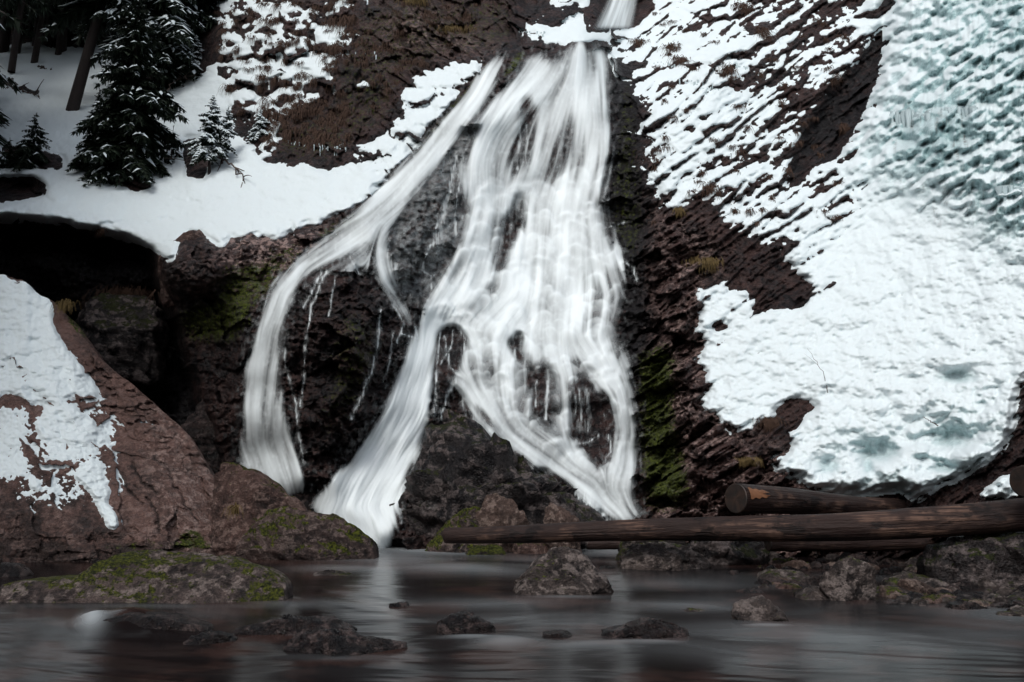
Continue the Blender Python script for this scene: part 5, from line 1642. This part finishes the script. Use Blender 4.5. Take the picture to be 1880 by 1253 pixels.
TUFTS = [((1172, 78), 16, 26, 'russet grass hump on the rock beside the lip of the falls', 0), ((1232, 88), 18, 34, 'brown grass hanging under the snow right of the lip', 0),
         ((1250, 112), 16, 30, 'second hank of brown grass hanging with icicles right of the lip', 0), ((1335, 128), 13, 36, 'reddish grass tassel hanging from the striped slope', 0),
         ((1398, 60), 12, 40, 'tall russet grass strip high on the striped slope', 0), ((1303, 345), 14, 34, 'hanging brown grass at the bottom of the striped snow', 0),
         ((1290, 478), 34, 30, 'golden grass clump on the bare ledge right of the falls', 1), ((1245, 385), 8, 20, 'little golden tuft at the edge of the striped snow', 1),
         ((1546, 232), 8, 24, 'small russet tuft beside the dark crevice', 0), ((1412, 770), 22, 26, 'brown grass on the bare rock patch in the lower snow', 0),
         ((1370, 842), 24, 18, 'flattened straw grass on the rock above the short log', 1), ((186, 424), 12, 18, 'straw tuft at the lip of the snow shelf', 0),
         ((762, 2), 30, 22, 'golden green grass fringe at the top edge of the cliff', 1), ((838, 52), 36, 22, 'golden green cushion of grass on the cliff left of the falls', 1),
         ((625, 42), 26, 40, 'brown grass mop on the cliff between the two snow fields', 0), ((612, 88), 16, 30, 'smaller brown mop below the first on the cliff', 0),
         ((250, 325), 22, 26, 'brown grass at the foot of the big spruce', 0), ((235, 535), 60, 46, 'dark hanging grass in the mouth of the cave', 0), ((1362, 12), 20, 30, 'russet tuft under the snow cap at the top of the slope', 0)]
for k, (c_, w_, h_, lab, g_) in enumerate(TUFTS):
    v_, f_ = tuft_np(c_[0], c_[1], w_, h_, int(60 + w_ * 4), 600 + k)
    o = link_mesh('grass_tuft', mesh_np('grass_tuft', v_, f_, smooth=False), M_STRAWG if g_ else M_STRAW)
    tag(o, lab, 'grass')
parts = []
pr = random.Random(5)
for k in range(420):
    if k < 200:
        px, py = pr.uniform(480, 900), pr.uniform(-5, 270)
        if py > 260 - (px - 600) * 0.75 or px > 880:
            continue
    elif k < 270:
        px, py = pr.uniform(395, 620), pr.uniform(0, 210)
    elif k < 340:
        px, py = pr.uniform(1180, 1560), pr.uniform(20, 420)
    else:
        px, py = pr.uniform(480, 640), pr.uniform(190, 270)
    parts.append(tuft_np(px, py, pr.uniform(5, 13), pr.uniform(12, 28), 26, 700 + k))
v_, f_ = cat_mesh(parts)
o = link_mesh('dry_grass', mesh_np('dry_grass', v_, f_, smooth=False), M_STRAW)
tag(o, 'withered brown grass hanging all over the cliff faces', 'grass', None, 'stuff')
# golden tuft and straw on the left slab
def slab_tuft(px, py, w, h, n, Y, seed, lab, mat):
    global TOPD
    keep = TOPD
    TOPD = np.full_like(keep, Y)
    v_, f_ = tuft_np(px, py, w, h, n, seed, 0.5)
    TOPD = keep
    o = link_mesh('grass_tuft', mesh_np('grass_tuft', v_, f_, smooth=False), mat); tag(o, lab, 'grass')


slab_tuft(124, 566, 14, 30, 130, 10.45, 811, 'golden tuft crowning the ridge of the brown slab', M_STRAWG)
slab_tuft(434, 938, 5, 34, 24, 8.4, 812, 'few pale straws lying in the crack of the wedge boulder', M_STRAWG)
slab_tuft(40, 524, 16, 12, 60, 10.6, 813, 'straw poking through snow on top of the brown slab', M_STRAW)

M_ICE, nt = new_mat('clear_ice'); t = NT(nt)
t.out(t.bsdf((0.50, 0.60, 0.62), 0.15, None, spec=.6).outputs[0])
ICS = [((1225, 118), 34, 26, 14, 'row of icicles under the snow beside the brown grass'), ((1268, 150), 26, 34, 12, 'long icicles dripping below the snow right of the lip'),
       ((1350, 122), 22, 36, 10, 'icicles beside the reddish grass tassel'), ((612, 268), 26, 40, 16, 'icicle curtain at the foot of the brown cliff'),
       ((560, 262), 40, 24, 12, 'small icicles on the mossy cliff base'), ((975, 62), 30, 34, 16, 'icicles in the dark gap left of the upper fall'), ((650, 100), 50, 24, 10, 'scattered icicles on the brown cliff'),
       ((1300, 160), 20, 26, 8, 'thin icicles on the striped slope')]
ICS += [((1668, 208), 40, 62, 26, 'thick icicles over the dark hollow of the icefall'), ((1760, 200), 30, 60, 16, 'icicle curtain right of the dark hollow in the icefall'), ((1860, 345), 30, 46, 16, 'hanging icicles near the right edge of the icefall')]
for k, (c_, w_, h_, n_i, lab) in enumerate(ICS):
    fat = 2.6 if c_[0] > 1600 else 1.0
    pr = random.Random(900 + k)
    pts_ = []
    for i in range(n_i):
        x0, y0 = c_[0] + pr.uniform(-w_, w_), c_[1] + pr.uniform(-5, 5)
        p = on_cliff(x0, y0, 0.04)
        Ln = h_ * p.y / HF * pr.uniform(.4, 1.2)
        zz_ = np.linspace(0, 1, 5)
        pts_.append(tube_np(np.stack([p.x + 0 * zz_, p.y + 0 * zz_, p.z - Ln * zz_], -1), fat * (0.014 * (1 - zz_) ** .8 + .001) * pr.uniform(.6, 1.2), 6))
    v_, f_ = cat_mesh(pts_)
    o = link_mesh('icicles', mesh_np('icicles', v_, f_), M_ICE); tag(o, lab, 'icicles', None, 'stuff')


def twig(path, r0, label, seed, forks=5, snow=False, name='bare_branch'):
    """path of (px, py, lift)"""
    P = np.array([np.array(on_cliff(a, b, c)) for a, b, c in path])
    n = 16
    tt = np.linspace(0, len(P) - 1, n)
    Q = np.stack([np.interp(tt, np.arange(len(P)), P[:, i]) for i in range(3)], -1)
    r_ = np.random.default_rng(seed)
    Q[1:-1] += r_.normal(size=(n - 2, 3)) * r0 * 1.2
    parts = [tube_np(Q, np.linspace(r0, r0 * .25, n), 6)]
    L = np.linalg.norm(P[-1] - P[0])
    for k in range(forks):
        i = int(r_.integers(3, n - 2))
        d = Q[i + 1] - Q[i - 1]; d /= np.linalg.norm(d)
        e = d + r_.normal(size=3) * 0.6; e /= np.linalg.norm(e)
        s_ = np.linspace(0, L * r_.uniform(.15, .35), 7)[:, None]
        B = Q[i] + e * s_ + np.array([0, 0, -1]) * s_ ** 2 * .4
        parts.append(tube_np(B, np.linspace(r0 * .5, r0 * .15, 7), 5))
    v_, f_ = cat_mesh(parts)
    o = link_mesh(name, mesh_np(name, v_, f_), M_TWIG); tag(o, label, 'branch')


twig([(256, 186, .1), (285, 190, .5), (310, 165, .7), (325, 145, .8), (360, 138, .8)], 0.016, 'bare curved branch reaching over the snowy gully', 1, 8)
twig([(392, 285, .15), (415, 295, .25), (440, 318, .12), (450, 338, .0)], 0.022, 'dark fallen branch beside the stump on the snow shelf', 2, 7)
twig([(340, 262, .3), (345, 285, .35), (342, 312, .3)], 0.010, 'frosted twigs hanging beside the dark stump', 3, 6)
twig([(1520, 722, .0), (1513, 690, .12), (1495, 658, .2), (1482, 640, .22)], 0.004, 'single thin dry stalk sticking out of the lower snow', 4, 1)
twig([(1722, 782, .03), (1708, 772, .08), (1694, 766, .1)], 0.006, 'short dark twig in the snow near the ice hollow', 5, 1)
twig([(0, 150, .05), (30, 165, .12), (55, 172, .05), (72, 178, .02)], 0.03, 'dead branch lying on the snow below the forest', 6, 5)
twig([(70, 122, .02), (95, 128, .08)], 0.04, 'short stub of dead wood on the snow below the trunks', 7, 2)
